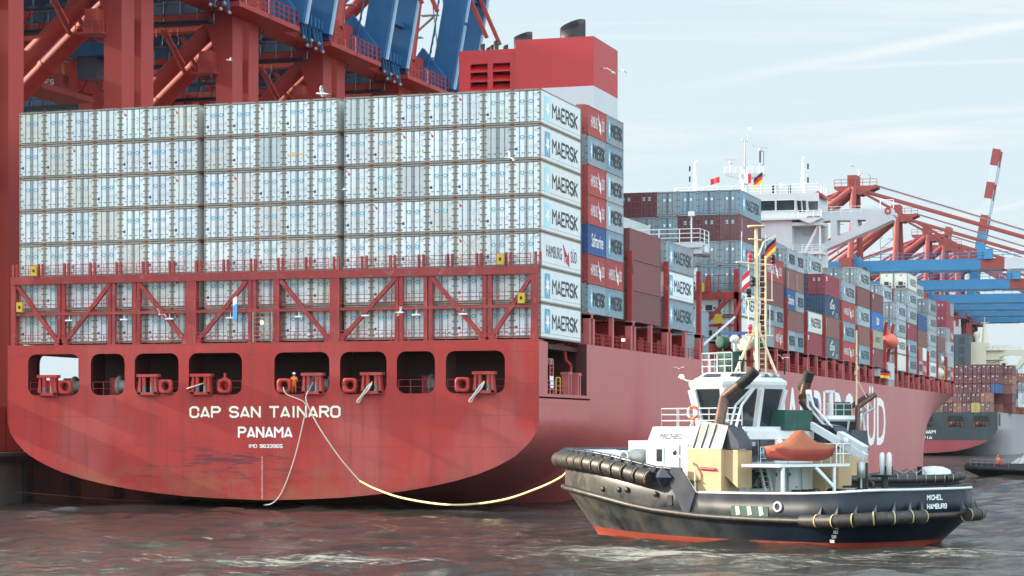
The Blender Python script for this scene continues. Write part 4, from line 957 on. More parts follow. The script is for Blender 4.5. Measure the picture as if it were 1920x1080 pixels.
# lifeboat
lbq = thing('lifeboat', 'orange enclosed lifeboat hanging in the davits below the bridge', 'lifeboat', (24.0, 199.5, 21.4))
mb = MB(); secs = []
for i in range(11):
    t = -1 + i * .2; r = max(.02, (1 - abs(t) ** 2.6)) ** .5
    secs.append([(r * 1.5 * math.cos(a) * .95, t * 5.0, r * (1.45 if math.sin(a) > 0 else 1.25) * math.sin(a)) for a in [2 * math.pi * k / 14 for k in range(14)]])
mb.loft(secs, 0, closed=True); mb.build('boat_hull', mat('lifeboat_red', (.62, .12, .07), .45, .1, 1), lbq)
MB().box(-.5, .5, -3.6, -2.0, 1.1, 1.9).build('coxswain_cabin', bpy.data.materials['lifeboat_red'], lbq)
mb = MB().beam((22.4, 195.5, 14.1), (24.2, 195.5, 24.5), .4, .5).beam((22.4, 203.5, 14.1), (24.2, 203.5, 24.5), .4, .5).box(21.0, 24.2, 194.5, 206, 17.2, 17.5)
mb.build('lifeboat_davit', M['truss_red'], ship)
MB().box(22.0, 24.35, 196.6, 203.6, 15.1, 17.9).build('deck_store', M['white'], ship)
MB().box(22.0, 24.3, 196.8, 203.8, 14.1, 15.05).build('deck_locker', M['steel'], ship)
mb = MB().box(24.1, 24.9, 181.5, 196, 15.3, 16.4); mb.build('accommodation_ladder', M['steel'], ship)
# tank containers in the last but one bay
for k, (z, nm) in enumerate(((16.9, 'yellow framed'), (19.55, 'navy framed'))):
    t = thing('tank_container', 'white cylindrical tank in a %s rack near the bow, %s tier' % (nm, 'bottom' if k == 0 else 'second'), 'tank container', (XO, 265.4, z))
    fm = M['yellow'] if k == 0 else M['navy']
    mb = MB()
    for x in (-1.2, 1.1):
        for y in (0, 6.0, 12.0): mb.box(x, x + .12, y, y + .14, 0, 2.59)
        for z2 in (0, 2.47): mb.box(x, x + .12, 0, 12.1, z2, z2 + .12)
    mb.build('frame', fm, t)
    for j in range(2): MB().lathe((0, .3 + j * 6.0, 1.3), [(0, 0), (.7, .05), (1.12, .45), (1.12, 5.1), (.7, 5.5), (0, 5.55)], 16, 0, 'y').build('tank', M['warmwhite'], t)
    if k == 1: MB().box(.9, 1.2, .2, 5.8, .15, 2.4).build('side_panel', M['navy'], t)
# ---------------------------------------------------------------- mooring fittings in the stern openings
def chock(x):      # round fairlead
    mb = MB(); n = 14; S1 = []
    for rr, yy, sq in ((.62, -1.52, 1), (.62, -1.80, 1), (.50, -1.92, .6), (.36, -1.80, 0), (.30, -1.5, 0), (.34, -1.1, 0)):
        S1.append([(x + rr * (math.cos(t) if not sq else max(-1, min(1, math.cos(t) * 1.25))) , yy, 10.32 + rr * (math.sin(t) if not sq else max(-1, min(1, math.sin(t) * 1.25)))) for t in [2 * math.pi * i / n for i in range(n)]])
    mb.loft(S1, 0, closed=True); mb.build('fairlead_ring', M['hull_red'], ship)
def roller(x):
    r = place(None, 'roller_fairlead', ship)
    mb = MB()
    for s in (-1, 1): mb.prism([(x + s * .95, 9.65), (x + s * .62, 9.65), (x + s * .62, 11.15), (x + s * .78, 11.15)], -1.95, -1.35)
    mb.box(x - .98, x + .98, -2.0, -1.3, 11.15, 11.4); mb.box(x - .95, x + .95, -1.95, -1.35, 9.6, 9.85); mb.build('frame', M['hull_red'], r)
    for s in (-1, 1):
        mb = MB().lathe((x + s * .38, -1.75, 9.85), [(.19, 0), (.19, .5)], 10, 1); mb.lathe((x + s * .38, -1.75, 9.85), [(.19, .5), (.19, 1.3)], 10, 0); mb.build('roller', [M['hull_red'], M['rod']], r)
for x in (-20.2, -10.6, -5.6, 4.6, 9.9, 19.7): roller(x)
for x in (-18.6, -9.0, -3.5, 2.0, 7.9, 17.8): chock(x)
for a, b in [(-22.3, -17.3), (-16.2, -12.95), (-12.0, -7.85), (-6.9, -1.95), (1.0, 6.0), (6.95, 11.1), (12.0, 15.35), (16.3, 21.4)]:
    MB().rail([(a + .1, -1.3, 9.62), (b - .1, -1.3, 9.62)], 1.15, .03, 1.2, 2).build('railing', M['rail_red'], ship)
for x, y, w in ((-14.4, 1.5, 1.2), (-19.2, 2.5, 1.5), (14.0, 3, 1.2), (3.4, 3.5, 1.6)):
    g = place(None, 'mooring_winch', ship); MB().lathe((x - w / 2, y, 10.5), [(0, 0), (.9, .02), (.9, .12), (.5, .14), (.5, w - .1), (.9, w - .08), (.9, w), (0, w)], 14, 0, 'x').build('drum', M['rope_white'], g)
    MB().box(x - w, x - w / 2, y - .6, y + .6, 9.34, 11.2).build('gearbox', M['deck_red'], g)
# starboard opening fittings
for yy in (8.0, 10.9): mb = MB(); mb.box(23.6, 24.2, yy - .5, yy - .2, 9.6, 11.3); mb.box(23.6, 24.2, yy + .2, yy + .5, 9.6, 11.3); mb.box(23.5, 24.25, yy - .55, yy + .55, 11.3, 11.55); mb.tube((23.9, yy, 9.6), (23.9, yy, 11.3), .16, 8, 1); mb.build('roller_fairlead', [M['side_post'], M['rod']], ship)
mb = MB().path([(23.9, 1.4, 12.5), (23.9, 3.0, 12.5), (23.9, 3.0, 9.6)], .06, 5).path([(23.9, 3.9, 12.5), (23.9, 3.9, 9.6)], .06, 5)
for k in range(6): mb.tube((23.9, 3.0, 10 + k * .45), (23.9, 3.9, 10 + k * .45), .04, 4)
mb.build('embarkation_ladder', M['side_post'], ship)
MB().box(23.95, 24.0, 2.7, 3.7, 10.1, 11.1).build('notice_board', M['rail_white'], ship)
MB().path([(23.95, 4.6, 9.7), (23.95, 4.6, 11.0), (23.95, 5.8, 11.0), (23.95, 5.8, 9.7)], .06, 4).tube((23.95, 4.6, 10.3), (23.95, 5.8, 10.3), .05, 4).build('ladder_gate', M['yellow'], ship)
MB().rail([(24.0, 1.2, 9.6), (24.0, 7, 9.6)], 1.1, .04, 1.3, 3).build('railing', M['side_post'], ship)
MB().box(22.2, 22.8, 6.9, 7.6, 12.2, 12.7).build('floodlight', M['steel'], ship)
MB().path([(23.2, 9.5, 13.8), (23.2, 10.1, 12.6), (23.2, 11.6, 12.2), (23.2, 11.6, 9.4)], .16, 8).build('vent_pipe', M['hull_red'], ship)
# ---------------------------------------------------------------- quay cranes
def crane_parts(raised, red='crane_red', detail=True):
    P = []; gb = 'girder_shade_blue' if raised and red == 'crane_red' else 'crane_far_blue'; cb = 'crane_blue' if red == 'crane_red' else 'crane_far_blue'
    def add(nm, mb, mats): P.append((nm, mb.mesh(nm, [M[k] for k in mats]), None))
    for s in (-1, 1):
        y = s * 11.3
        add('leg', MB().box(-32.0, -30.0, y - 1.4, y + 1.4, 4.6, 54.2), [red])
        add('leg', MB().box(-64, -62, y - 1.4, y + 1.4, 4.6, 50).box(-64.6, -61.4, y - 1.9, y + 1.9, 41.8, 42.6), [red])
        add('haunch_plate', MB().prism([(-29.98, 54.25), (-34.6, 54.25), (-34.6, 53.3), (-33.8, 53.0), (-33.1, 52.2), (-32.2, 49.6), (-32.2, 49.0), (-29.98, 49.0)], y - 1.38, y + 1.38), [red])
        add('cross_beam', MB().box(-62, -35, y - .9, y + .9, 53.1, 54.2), [red])
        add('brace', MB().tube((-62, y, 27.5), (-33.0, y, 52.8), .95, 14).tube((-50, y, 37.9), (-49.7, y, 38.2), 1.05, 14).tube((-42, y, 44.9), (-41.7, y, 45.2), 1.05, 14), [red])
        if detail:
            z = 47.0; mb = MB().box(-34.4, -31.6, y - 3.0, y - 1.4, z, z + .2).box(-33.6, -32.0, y - 2.6, y - 1.42, z + .2, z + 2.6).rail([(-34.4, y - 3.0, z + .2), (-31.6, y - 3.0, z + .2), (-31.6, y - 1.45, z + .2)], 1.1, .05, .9, 2)
            mb.beam((-35.4, y - 2.2, z + .1), (-38.2, y - 2.2, z + 5.2), 1.0, .15)
            for k in range(12): mb.box(-38.2 + k * .25 - .12, -38.2 + k * .25 + .12, y - 2.75, y - 1.7, z + 5.1 - k * .43, z + 5.16 - k * .43)
            mb.rail([(-38.3, y - 2.8, z + 5.2), (-41, y - 2.8, z + 5.2)], 1.1, .05, .9, 2).tube((-35.2, y - 2.75, z + 1.2), (-38.2, y - 2.75, z + 6.3), .05, 4)
            add('access_stair', mb, [red])
        add('foot_beam', MB().box(-32.3, -29.7, y - 2, y + 2, 4.7, 8.8), [red])
        add('pylon', MB().tube((-31, y * .93, 58), (-31, s * 3.2, 80.5), .95, 14), [red])
        add('back_stay', MB().tube((-62, y * .9, 56), (-32, s * 3.4, 80), 1.0, 12).tube((-63, y * .7, 62), (-36, s * 2.4, 79), .45, 8), [red])
        add('walkway', MB().box(-30, -26.9, s * 9.4 - 4.4, s * 9.4 + 4.4, 53.7, 54.25).rail([(-27, s * 9.4 - 4.3, 54.2), (-27, s * 9.4 + 4.3, 54.2), (-29.9, s * 9.4 + 4.3, 54.2)], 1.9, .07, 1.5, 3), [red])
        g = MB().box(-112, -29, s * 4.2 - .7, s * 4.2 + .7, 55.0, 58.3, 0).box(-112, -29, s * 4.2 - 1.0, s * 4.2 + 1.0, 54.75, 55.0, 0)
        add('main_girder', g, [gb])
        w = MB().box(-104, -31, s * 6.6 - .7, s * 6.6 + .7, 52.3, 52.6)
        if detail:
            w.rail([(-104, s * 7.3, 52.6), (-31, s * 7.3, 52.6)], 3.3, .07, 2.1, 3)
            for k in range(34): w.tube((-103 + k * 2.15, s * 5.0, 52.5), (-102.2 + k * 2.15, s * 5.0, 55), .06, 4, caps=False)
        add('girder_walkway', w, [gb])
    add('portal_beam', MB().box(-33.4, -30.3, -12.8, 12.8, 54.3, 58.8), [red])
    add('portal_beam', MB().box(-64, -62, -12.8, 12.8, 50, 54), [red])
    add('sill_beam', MB().box(-31.8, -30.2, -11, 11, 9.2, 11.4), [red])
    add('sill_beam', MB().box(-63.8, -62.2, -11, 11, 9.2, 11.4), [red])
    add('apex_platform', MB().prism([(-35, 79.4), (-29, 78.4), (-24, 80.6), (-24, 81.2), (-37, 81.2), (-37, 80.4)], -3.4, 3.4).box(-33, -30, -3.2, 3.2, 81.2, 84.5).rail([(-37, -3.3, 81.2), (-24, -3.3, 81.2)], 2.0, .1, 2.2, 2), [red])
    add('machinery_house', MB().box(-80, -64, -5.5, 5.5, 58.6, 65.0).box(-79.8, -64.2, -5.4, 5.4, 65.0, 65.3), [gb])
    st = MB()
    for k in range(7):
        z = 58.5 + k * 3; st.box(-38.2 + (k % 2) * 2.8, -35.6 + (k % 2) * 2.8, 9.0 - k * .8, 10.2 - k * .8, z, z + .12)
        a = (-35.6 if k % 2 == 0 else -38.2 + 2.8, 9.6 - k * .8, z); b = (-35.4 if k % 2 == 0 else -38.0 + .2, 9.6 - (k + 1) * .8, z + 3)
        st.beam((-37.6, 9.6 - k * .8, z), (-33.8, 9.6 - k * .8, z + 3) if k % 2 == 0 else (-37.6, 9.6 - k * .8, z + 3), .7, .12)
        st.tube((-38.2, 10 - k * .8, z), (-38.2, 10 - k * .8, z + 1.2), .06, 4).tube((-33, 10 - k * .8, z), (-33, 10 - k * .8, z + 1.2), .06, 4)
    st.tube((-38, 10.2, 58), (-38, 3, 79), .09, 4).tube((-33.4, 10.2, 58), (-33.4, 3, 79), .09, 4)
    add('stair_tower', st, ['steel'])
    # boom
    H0 = Vector((-28, 0, 56.6))
    d = Vector((.18, 0, 1)).normalized() if raised else Vector((1, 0, 0)); nrm = Vector((1, 0, -.18)).normalized() if raised else Vector((0, 0, -1))
    L = 70
    for s in (-1, 1):
        mb = MB()
        def seg(a, b, m):
            p, q = H0 + d * a, H0 + d * b; y = s * 4.2; h = 1.65; vs = []
            for c in (p, q):
                for sy, sh in ((-.65, -h), (.65, -h), (.65, h), (-.65, h)): vs.append((c.x + nrm.x * sh, y + sy, c.z + nrm.z * sh))
            mb.add(vs, [(3, 2, 1, 0), (4, 5, 6, 7), (0, 1, 5, 4), (1, 2, 6, 5), (2, 3, 7, 6), (3, 0, 4, 7)], m)
        seg(-1.5, 35, 0)
        for k, (a, b) in enumerate(((35, 42), (42, 49), (49, 56), (56, 63), (63, L))): seg(a, b, 1 + k % 2)
        for a in (-1.5, 8, 20, 32, 44, 56):      # pale trolley rail along the underside
            p, q = H0 + d * a + nrm * 1.75, H0 + d * (a + 9) + nrm * 1.75; mb.beam((p.x, s * 4.2 - s * .35, p.z), (q.x, s * 4.2 - s * .35, q.z), .45, .35, 3)
        add('boom_girder', mb, [cb, red, 'white', 'crane_pale'])
    mb = MB()
    for k in range(9):
        c = H0 + d * (4 + k * 8); mb.beam((c.x, -3.6, c.z), (c.x, 3.6, c.z), .8, .8)
    add('boom_tie', mb, [cb])
    add('boom_hinge', MB().prism([(-33.0, 54.6), (-27.2, 54.4), (-27.2, 56.4), (-30.5, 60.5), (-33, 57.2)], 5.0, 6.0), [cb])
    mb = MB().prism([(-33.0, 54.6), (-27.2, 54.4), (-27.2, 56.4), (-30.5, 60.5), (-33, 57.2)], -6.2, -5.2)
    mb.box(-33.5, -29.5, -7.6, -6.21, 54.8, 57.6)
    if raised:
        mb.rail([(-30, -6.4, 55), (-28.6, -6.4, 62), (-27.4, -6.4, 70)], 1.3, .07, 1.2, 3)
    add('boom_hinge', mb, [cb])
    if raised:
        mb = MB()
        for i, yy in enumerate((-3.0, -1.9, -.6, .7, 1.8, 3.0)):
            mb.beam((-27.6, yy, 55.4), (-27.3, yy, 53.6 - (i % 3) * .5), .16, .3).lathe((-27.2, yy, 53.4 - (i % 2) * .8), [(0, -.25), (.28, 0), (0, .25)], 8, 1)
            mb.box(-28.4, -27.2, yy - .2, yy + .2, 55.2, 56.4)
        add('sheave_block', mb, ['crane_blue', 'reefer_frame'])
        add('fore_stay', MB().beam((-30, 3, 80), (-22, 3, 62), .5, .5).beam((-30, -3, 80), (-22, -3, 62), .5, .5), [red])
    else:
        for s in (-1, 1):
            add('fore_stay', MB().beam((-29, s * 3, 80), (40, s * 4.2, 58), .5, .8), [red])
            add('fore_stay', MB().beam((-29, s * 3, 79.5), (8, s * 4.2, 58), .5, .7), [red])
            add('cable', MB().tube((-25, s * 2, 81.5), (44, s * 2, 58.5), .16, 5).tube((-34, s * 2, 80), (-100, s * 3, 58.3), .4, 6), ['steel' if s > 0 else red])
        add('boom_railing', MB().rail([(-26, -5.3, 58.3), (40, -5.3, 58.3)], 1.8, .1, 3.3, 2), [cb])
        add('boom_lug', MB().box(6, 8, -5, -3.4, 58, 63), [cb]); add('boom_lug', MB().box(38, 40, -5, -3.4, 58, 61), [cb]); add('boom_machinery', MB().box(8.1, 10.5, -6, -3, 58, 61), [cb])
    if detail:
        add('festoon', (lambda g: [g.path([(-100 + 5 * k, 5.8, 52), (-98.7 + 5 * k, 5.8, 49.8), (-97.5 + 5 * k, 5.8, 49.2), (-96.3 + 5 * k, 5.8, 49.8), (-95 + 5 * k, 5.8, 52)], .09, 4) for k in range(12)] and g)(MB()), ['black'])
    return P
def put_crane(name, parts, x, y, label, group, rot=0, sc=1):
    t = thing(name, label, 'crane', (x, y, 0), rot, group); t.scale = (sc, sc, sc)
    for nm, me, _ in parts: place(me, nm, t)
    return t
near = crane_parts(True)
lab = ['quay crane at the left edge of the photo, standing nearest', 'quay crane behind the left stack block, first leg pair inside the frame', 'quay crane holding the red spreader, between first and second leg pairs', 'quay crane with raised blue boom above the middle stack block', 'quay crane with raised blue boom left of the funnel, second from it', 'quay crane with raised blue boom right beside the red funnel']
for i, y in enumerate((-5.9, 21.2, 48.2, 75.3, 102.4, 129.4)):
    put_crane('quay_crane', near, 0, y, lab[i], 'red and blue quay cranes with raised booms')
far = crane_parts(False, 'crane_far', True)
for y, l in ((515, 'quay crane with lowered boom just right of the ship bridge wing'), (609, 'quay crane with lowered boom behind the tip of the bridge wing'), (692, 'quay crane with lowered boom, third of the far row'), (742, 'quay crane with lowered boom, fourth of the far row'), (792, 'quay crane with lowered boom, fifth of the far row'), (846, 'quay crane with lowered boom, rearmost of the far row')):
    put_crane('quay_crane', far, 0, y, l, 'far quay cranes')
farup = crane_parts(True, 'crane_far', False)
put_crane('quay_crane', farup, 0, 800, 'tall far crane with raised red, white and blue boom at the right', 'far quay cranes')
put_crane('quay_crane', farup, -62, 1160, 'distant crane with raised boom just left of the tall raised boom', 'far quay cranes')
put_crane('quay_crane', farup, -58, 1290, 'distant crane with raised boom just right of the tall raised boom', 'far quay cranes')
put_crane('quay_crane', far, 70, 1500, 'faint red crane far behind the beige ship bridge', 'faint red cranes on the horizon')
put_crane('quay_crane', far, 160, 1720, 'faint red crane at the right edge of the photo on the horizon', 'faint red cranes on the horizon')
# spreader hanging in the crane behind the first leg pair
sp = thing('spreader', 'red and blue container spreader hanging from the crane by the left legs', 'spreader', (-46.5, 46.5, 44.2))
MB().box(-1.6, 1.6, -1.0, 1.0, 0, 1.7).box(-2.1, 2.1, -6, 6, -.6, 0).build('spreader_frame', M['crane_far'], sp)
MB().box(-1.9, 1.9, -.9, .9, 3.2, 4.6).lathe((-.9, -1.0, 4.8), [(0, 0), (.95, 0), (.95, .4), (0, .4)], 12, 0, 'y').lathe((.9, -1.0, 4.8), [(0, 0), (.95, 0), (.95, .4), (0, .4)], 12, 0, 'y').build('head_block', M['crane_pale'], sp)
MB().tube((-1.5, 0, 1.7), (-1.3, 0, 3.3), .15).tube((1.5, 0, 1.7), (1.3, 0, 3.3), .15).build('link', M['yellow'], sp)
for sx in (-1, 1):
    for yy in (-.5, .5): MB().tube((sx * 1.2, yy, 4.8), (sx * 1.2, yy, 10.5), .05, 4).build('hoist_rope', M['black'], sp)
letters(mbx := MB(), 'MES', (-.8, -1.0, .5), U, V, 1.6, .6, 0, .02); mbx.build('spreader_lettering', M['lettering_white'], sp)
tr = thing('crane_trolley', 'blue crane trolley with cab right of the hanging red spreader', 'trolley', (-42, 48.2, 45))
MB().box(-1.8, 4, -3, 3, 2.6, 4.2).rail([(-1.8, -3, 4.2), (4, -3, 4.2)], 1.1, .06, 1, 3).build('trolley_frame', M['crane_blue'], tr); MB().box(-1, 1.4, -2.4, -.2, .2, 2.6).build('driver_cab', M['navy'], tr)
for a in (-1.5, 3.6): MB().tube((a, 0, 4), (a, 0, 10.4), .12, 5).build('hanger', M['crane_blue'], tr)
# ---------------------------------------------------------------- tug in the foreground
mk('tug_hull', (.004, .010, .020), .36, .2, .6, dirt=.2, dcol=(.035, .032, .028), streak=3, spec=.25, patch=((.009, .012, .016), .5, .8, (1, 1, 1), .5), wearx=(7, 24, (.105, .10, .085)))  # sunlight on the bow is mixed into the worn plating colour
mk('tug_bow', (.060, .058, .052), .42, .3, .8, dirt=.55, dcol=(.21, .20, .17), streak=4, spec=.5, patch=((.11, .105, .09), .7, .7))
mk('boot_red', (.26, .035, .016), .6, .2, 1, dirt=.5, dcol=(.16, .09, .06), streak=5)
mk('cream', (.42, .29, .16), .5, .06, .6, dirt=.25, dcol=(.25, .15, .07), streak=4)
mk('hood_grey', (.12, .13, .14), .4, .12, 1); mk('hood_navy', (.013, .02, .035), .35, .1, 1, spec=.7)
mk('exhaust', (.10, .055, .04), .45, .3, 1.5, metal=.5); mk('soot', (.006, .006, .006), .8, .1, 1)
mk('tug_white', (.55, .57, .58), .4, .05, .6, dirt=.25, dcol=(.4, .33, .25), streak=4)
mk('mast_cream', (.62, .52, .33), .5, .08, 1)
def tug_hull(ST, mats, name, par):
    """ST: stations (xd,bd,xw,bw,zr,zt) from the stern round the port side to the bow"""
    mb = MB(); secs = []; xm = max(p[0] for p in ST)
    ix = lambda x: .15 if x < 1.0 else (-.18 if x > xm - 1.5 else 0)
    for sgn in (1, -1):
        rows = []
        for xd, bd, xw, bw, zr, zt in ST:
            L = lambda f: (xw + (xd - xw) * f, sgn * (bw + (bd - bw) * f), zr * f)
            rows.append([(xw * .98 + .3, sgn * bw * .75, -1.4), (xw, sgn * bw, -.02), L(.16) if zr else None, L(.5), L(.9), (xd, sgn * bd, zr), (xd, sgn * bd, zt), (xd + ix(xd), sgn * max(0, bd - .14), zt), (xd + ix(xd), sgn * max(0, bd - .16), max(1.9, zr + .35))])
        if sgn < 0: rows = rows[::-1]
        mb.loft(rows, mfun=lambda j, i: 1 if i < 2 else (0 if i < 6 else 2))
    mb.build(name, mats, par)
tug = thing('tugboat', 'black tugboat with cream casings and white wheelhouse turning in the foreground', 'tugboat', (61.94, -49.39, 0), R(152.487))
ST = [(-.2, 0, 1.7, 0, 1.75, 3.2), (-.2, 1.6, 1.7, 1.4, 1.75, 3.2), (-.1, 3.0, 1.9, 2.7, 1.75, 3.2), (.35, 4.3, 2.3, 3.9, 1.7, 3.2), (1.2, 5.1, 3.0, 4.6, 1.6, 3.15), (2.6, 5.5, 4.2, 4.9, 1.5, 3.05),
      (5, 5.55, 6.2, 5.0, 1.45, 2.95), (8, 5.55, 8.6, 5.0, 1.45, 2.9), (11, 5.55, 11, 5.0, 1.5, 2.88), (12.6, 5.55, 12.4, 5.0, 1.56, 2.88), (12.75, 5.55, 12.5, 5.0, 1.57, 2.9), (13.9, 5.55, 13.4, 4.95, 1.65, 4.2),
      (16, 5.5, 15.2, 4.75, 1.8, 4.3), (18, 5.4, 17.1, 4.35, 2.05, 4.65), (20, 5.1, 19.0, 3.8, 2.35, 4.95), (22, 4.6, 20.8, 3.1, 2.6, 5.15), (24, 3.85, 22.6, 2.2, 2.8, 5.25), (25.8, 2.8, 24.1, 1.3, 2.9, 5.3), (27.1, 1.6, 25.2, .6, 2.95, 5.3), (27.9, 0, 25.75, 0, 3.0, 5.3)]
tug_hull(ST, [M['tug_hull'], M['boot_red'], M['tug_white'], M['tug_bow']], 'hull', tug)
def deck_pts(z, x0, x1): return [(a[0], a[1] - .15, z) for a in ST if x0 <= a[0] <= x1]
a = [p for p in ST if p[0] <= 14]; MB().add([(p[0], p[1] - .1 if p[1] else 0, 2.0) for p in a] + [(p[0], -(p[1] - .1) if p[1] else 0, 2.0) for p in a[::-1]], [tuple(range(2 * len(a)))]).build('aft_deck', M['green'], tug)
a = [p for p in ST if p[0] >= 12.7]; MB().add([(p[0], max(0, p[1] - .1), 3.6) for p in a] + [(p[0], -max(0, p[1] - .1), 3.6) for p in a[::-1]], [tuple(range(2 * len(a)))]).build('fore_deck', M['green'], tug)
def plan(off, z, rng, sg=1):
    return [(p[0] + (off if p[1] < 2 and p[0] > 20 else (-off if p[1] < 3.2 and p[0] < 1 else 0)), sg * (p[1] + (off if p[1] > 2.2 else off * p[1] / 2.2)), z(p) if callable(z) else z) for p in ST if rng[0] <= p[0] <= rng[1]]
zr = lambda p: p[4]
mb = MB()
for sg in (1, -1): mb.path(plan(.10, zr, (-1, 28), sg), .17, 8)
mb.build('rub_rail', M['rubber'], tug)
mb = MB()
for sg in (1, -1): mb.path(plan(-.05, lambda p: p[5] + .03, (-1, 12.7), sg), .08, 6)
mb.build('cap_rail', M['tug_white'], tug)
mb = MB()
for sg in (1, -1): mb.path(plan(-.05, lambda p: p[5] + .03, (13.8, 28), sg), .11, 6)
mb.build('cap_rail', M['hood_navy'], tug)
def walk(pts, step):
    out = []; acc = 0; pts = [Vector(p) for p in pts]; pos = pts[0].copy(); out.append(pos.copy())
    for a, b in zip(pts[:-1], pts[1:]):
        seg = (b - a).length; d = (b - a) / seg if seg else Vector()
        t = step - acc
        while t <= seg: out.append(a + d * t); t += step
        acc = seg - (t - step)
    return out
for sg in (1, -1):                       # soft bow fender, ring by ring
    w = walk(plan(.38, lambda p: p[5] - .62, (15.9, 28), sg), 1.02)
    for k, (a, b) in enumerate(zip(w[:-1], w[1:])):
        if sg < 0 and k < 6: continue
        f = place(None, 'bow_fender', tug); dr = (b - a).normalized(); c = a.lerp(b, .5)
        mb = MB(); mb.tube(a + dr * .06, a + dr * .16, .40, 14, 0, .5); mb.tube(a + dr * .16, b - dr * .16, .5, 14); mb.tube(b - dr * .16, b - dr * .06, .5, 14, 0, .40); mb.build('rubber_roll', M['rubber'], f)
        inn = Vector((dr.y, -dr.x, 0)) * (1 if sg < 0 else 1); inn = inn if inn.dot(Vector((c.x - 18, c.y, 0))) < 0 else -inn
        MB().tube(a + dr * .085, a + dr * .115, .475, 14, 0, caps=False).build('strap', M['strap_tan'], f)
        MB().tube(a + Vector((0, 0, .35)) , a + inn * .42 + Vector((0, 0, .62)), .14, 4).build('bracket', M['hood_navy'], f)
MB().lathe((28.0, 0, 4.6), [(0, -.75), (.62, -.6), (.85, -.1), (.85, .15), (.55, .55), (0, .6)], 16).build('nose_fender', M['rubber'], tug)
for sg in (1, -1):
    c = Vector((15.2, sg * 5.75, 3.75)); MB().add([c + Vector(v) for v in ((.75, 0, 0), (0, 0, .62), (-.75, 0, 0), (0, 0, -.62), (0, sg * .35, 0))], [(0, 1, 4), (1, 2, 4), (2, 3, 4), (3, 0, 4)] if sg < 0 else [(1, 0, 4), (2, 1, 4), (3, 2, 4), (0, 3, 4)]).build('fender_end_plate', M['hood_navy'], tug)
    MB().prism([(14.6, 4.35), (13.9, 4.3), (12.75, 2.9), (13.2, 1.75), (13.7, 1.75), (14.9, 3.7)], sg * 5.6 - .05, sg * 5.6 + .05).build('step_plate', M['hood_navy'], tug)
for sg, rng in ((1, (1.8, 6.8)), (-1, (1.8, 6.8))):       # stern fenders
    pts = plan(.34 if sg > 0 else .62, zr, (-1, 6.8), sg)
    pts = [p for p in pts if abs(p[1]) >= (1.3 if sg > 0 else 1.9)]
    w = walk(pts, 1.12)
    for a, b in zip(w[:-1], w[1:]):
        f = place(None, 'stern_fender', tug); dr = (b - a).normalized()
        MB().tube(a + dr * .03, b - dr * .03, .37, 12).build('rubber_roll', M['rubber'], f)
        MB().tube(a - dr * .04, a + dr * .04, .395, 12, 0, caps=False).build('strap', M['strap_tan'], f)
        inb = Vector((1.4, 0, 0)) - a; inb = Vector((inb.x if a.x < 1.2 else 0, inb.y, 0)).normalized()
        MB().add([a + dr * .16 + Vector((0, 0, .15)), a - dr * .16 + Vector((0, 0, .15)), a - dr * .02 + inb * .36 + Vector((0, 0, .85)), a + inb * .36 + Vector((0, 0, .1))], [(0, 1, 2), (1, 3, 2), (0, 2, 3)]).build('bracket', M['hood_navy'], f)
for x in (20.7, 19.1, 18.3, 15.9): 
    bb = 5.55 if x < 17 else (5.42 if x < 18.5 else (5.25 if x < 20 else 4.95))
    MB().lathe((x, bb + .0, 2.95 if x > 16 else 2.75), [(0, .06), (.17, .06), (.17, -.2)], 10, 0, 'y').build('porthole', M['black'], tug)
MB().box(14.6, 14.95, 5.45, 5.58, 2.1, 2.7).build('freeing_port', M['black'], tug)
mk('dull_green', (.012, .06, .035), .6, .2, 2)
mb = MB().box(7.4, 10.1, 5.5, 5.575, 1.62, 2.2)
for x in (7.9, 8.75, 9.6): mb.prism([(x - .2, 1.72), (x + .1, 1.64), (x + .2, 2.18), (x - .1, 2.18)], 5.57, 5.60, 1)
mb.build('freeing_port', [M['dull_green'], M['sticker_grey']], tug)
MB().lathe((6.7, 5.56, 2.2), [(.20, -.05), (.20, .07), (.30, .07), (.30, -.05)], 14, 0, 'y').lathe((6.7, 5.56, 2.2), [(0, .02), (.2, .02)], 14, 1, 'y').build('mooring_port', [M['tug_white'], M['black']], tug)
lettering('tug_name', 'MICHEL', (-.23, 1.0, 2.62), (0, -1, 0), 1.45, .30, (.75, .78, .8), .03, tug)
lettering('tug_port_name', 'HAMBURG', (-.23, 1.0, 2.12), (0, -1, 0), 1.85, .30, (.75, .78, .8), .03, tug)
for k, (tx, dx) in enumerate((('62', 2.9), ('60', 3.0), ('58', 3.15), ('56', 3.3))): lettering('draft_mark', tx, (dx, 5.2 - k * .04, 1.05 - k * .26), (-1, -.1, 0), .26, .17, (.7, .7, .7), .03, tug, .14)
# foredeck house
hs = place(None, 'deckhouse', tug)
MB().prism([(3.6, 2), (3.6, 5.6), (2.95, 6.75), (-2.95, 6.75), (-3.6, 5.6), (-3.6, 2)], 11.2, 18.4, 0, 'x').build('house_wall', M['tug_white'], hs)
nn = Vector((0, .54, .84)); o = Vector((17.7, 3.42, 6.18))
mb = MB(); letters(mb, 'MICHEL', (17.6, 3.38, 5.98), (-1, 0, 0), (-.25, -.49, .87), 1.9, .42, 0, .03, .04); ob = mb.build('house_lettering', M['lettering'], hs); ob.color = (.05, .05, .06, 1)
w = place(None, 'window', hs); MB().box(16.95, 17.6, 3.58, 3.66, 4.55, 5.5).build('frame', M['tug_white'], w); MB().box(17.05, 17.5, 3.62, 3.68, 4.65, 5.4).build('pane', M['glass'], w)
MB().lathe((16.1, 3.6, 5.2), [(0, .05), (.13, .05), (.17, .02)], 10, 0, 'y').build('porthole', M['glass'], hs)
MB().box(15.0, 15.06, 3.6, 3.7, 3.6, 6.0).box(15.7, 15.74, 3.6, 3.66, 3.7, 5.8).build('door_frame', M['steel'], hs)
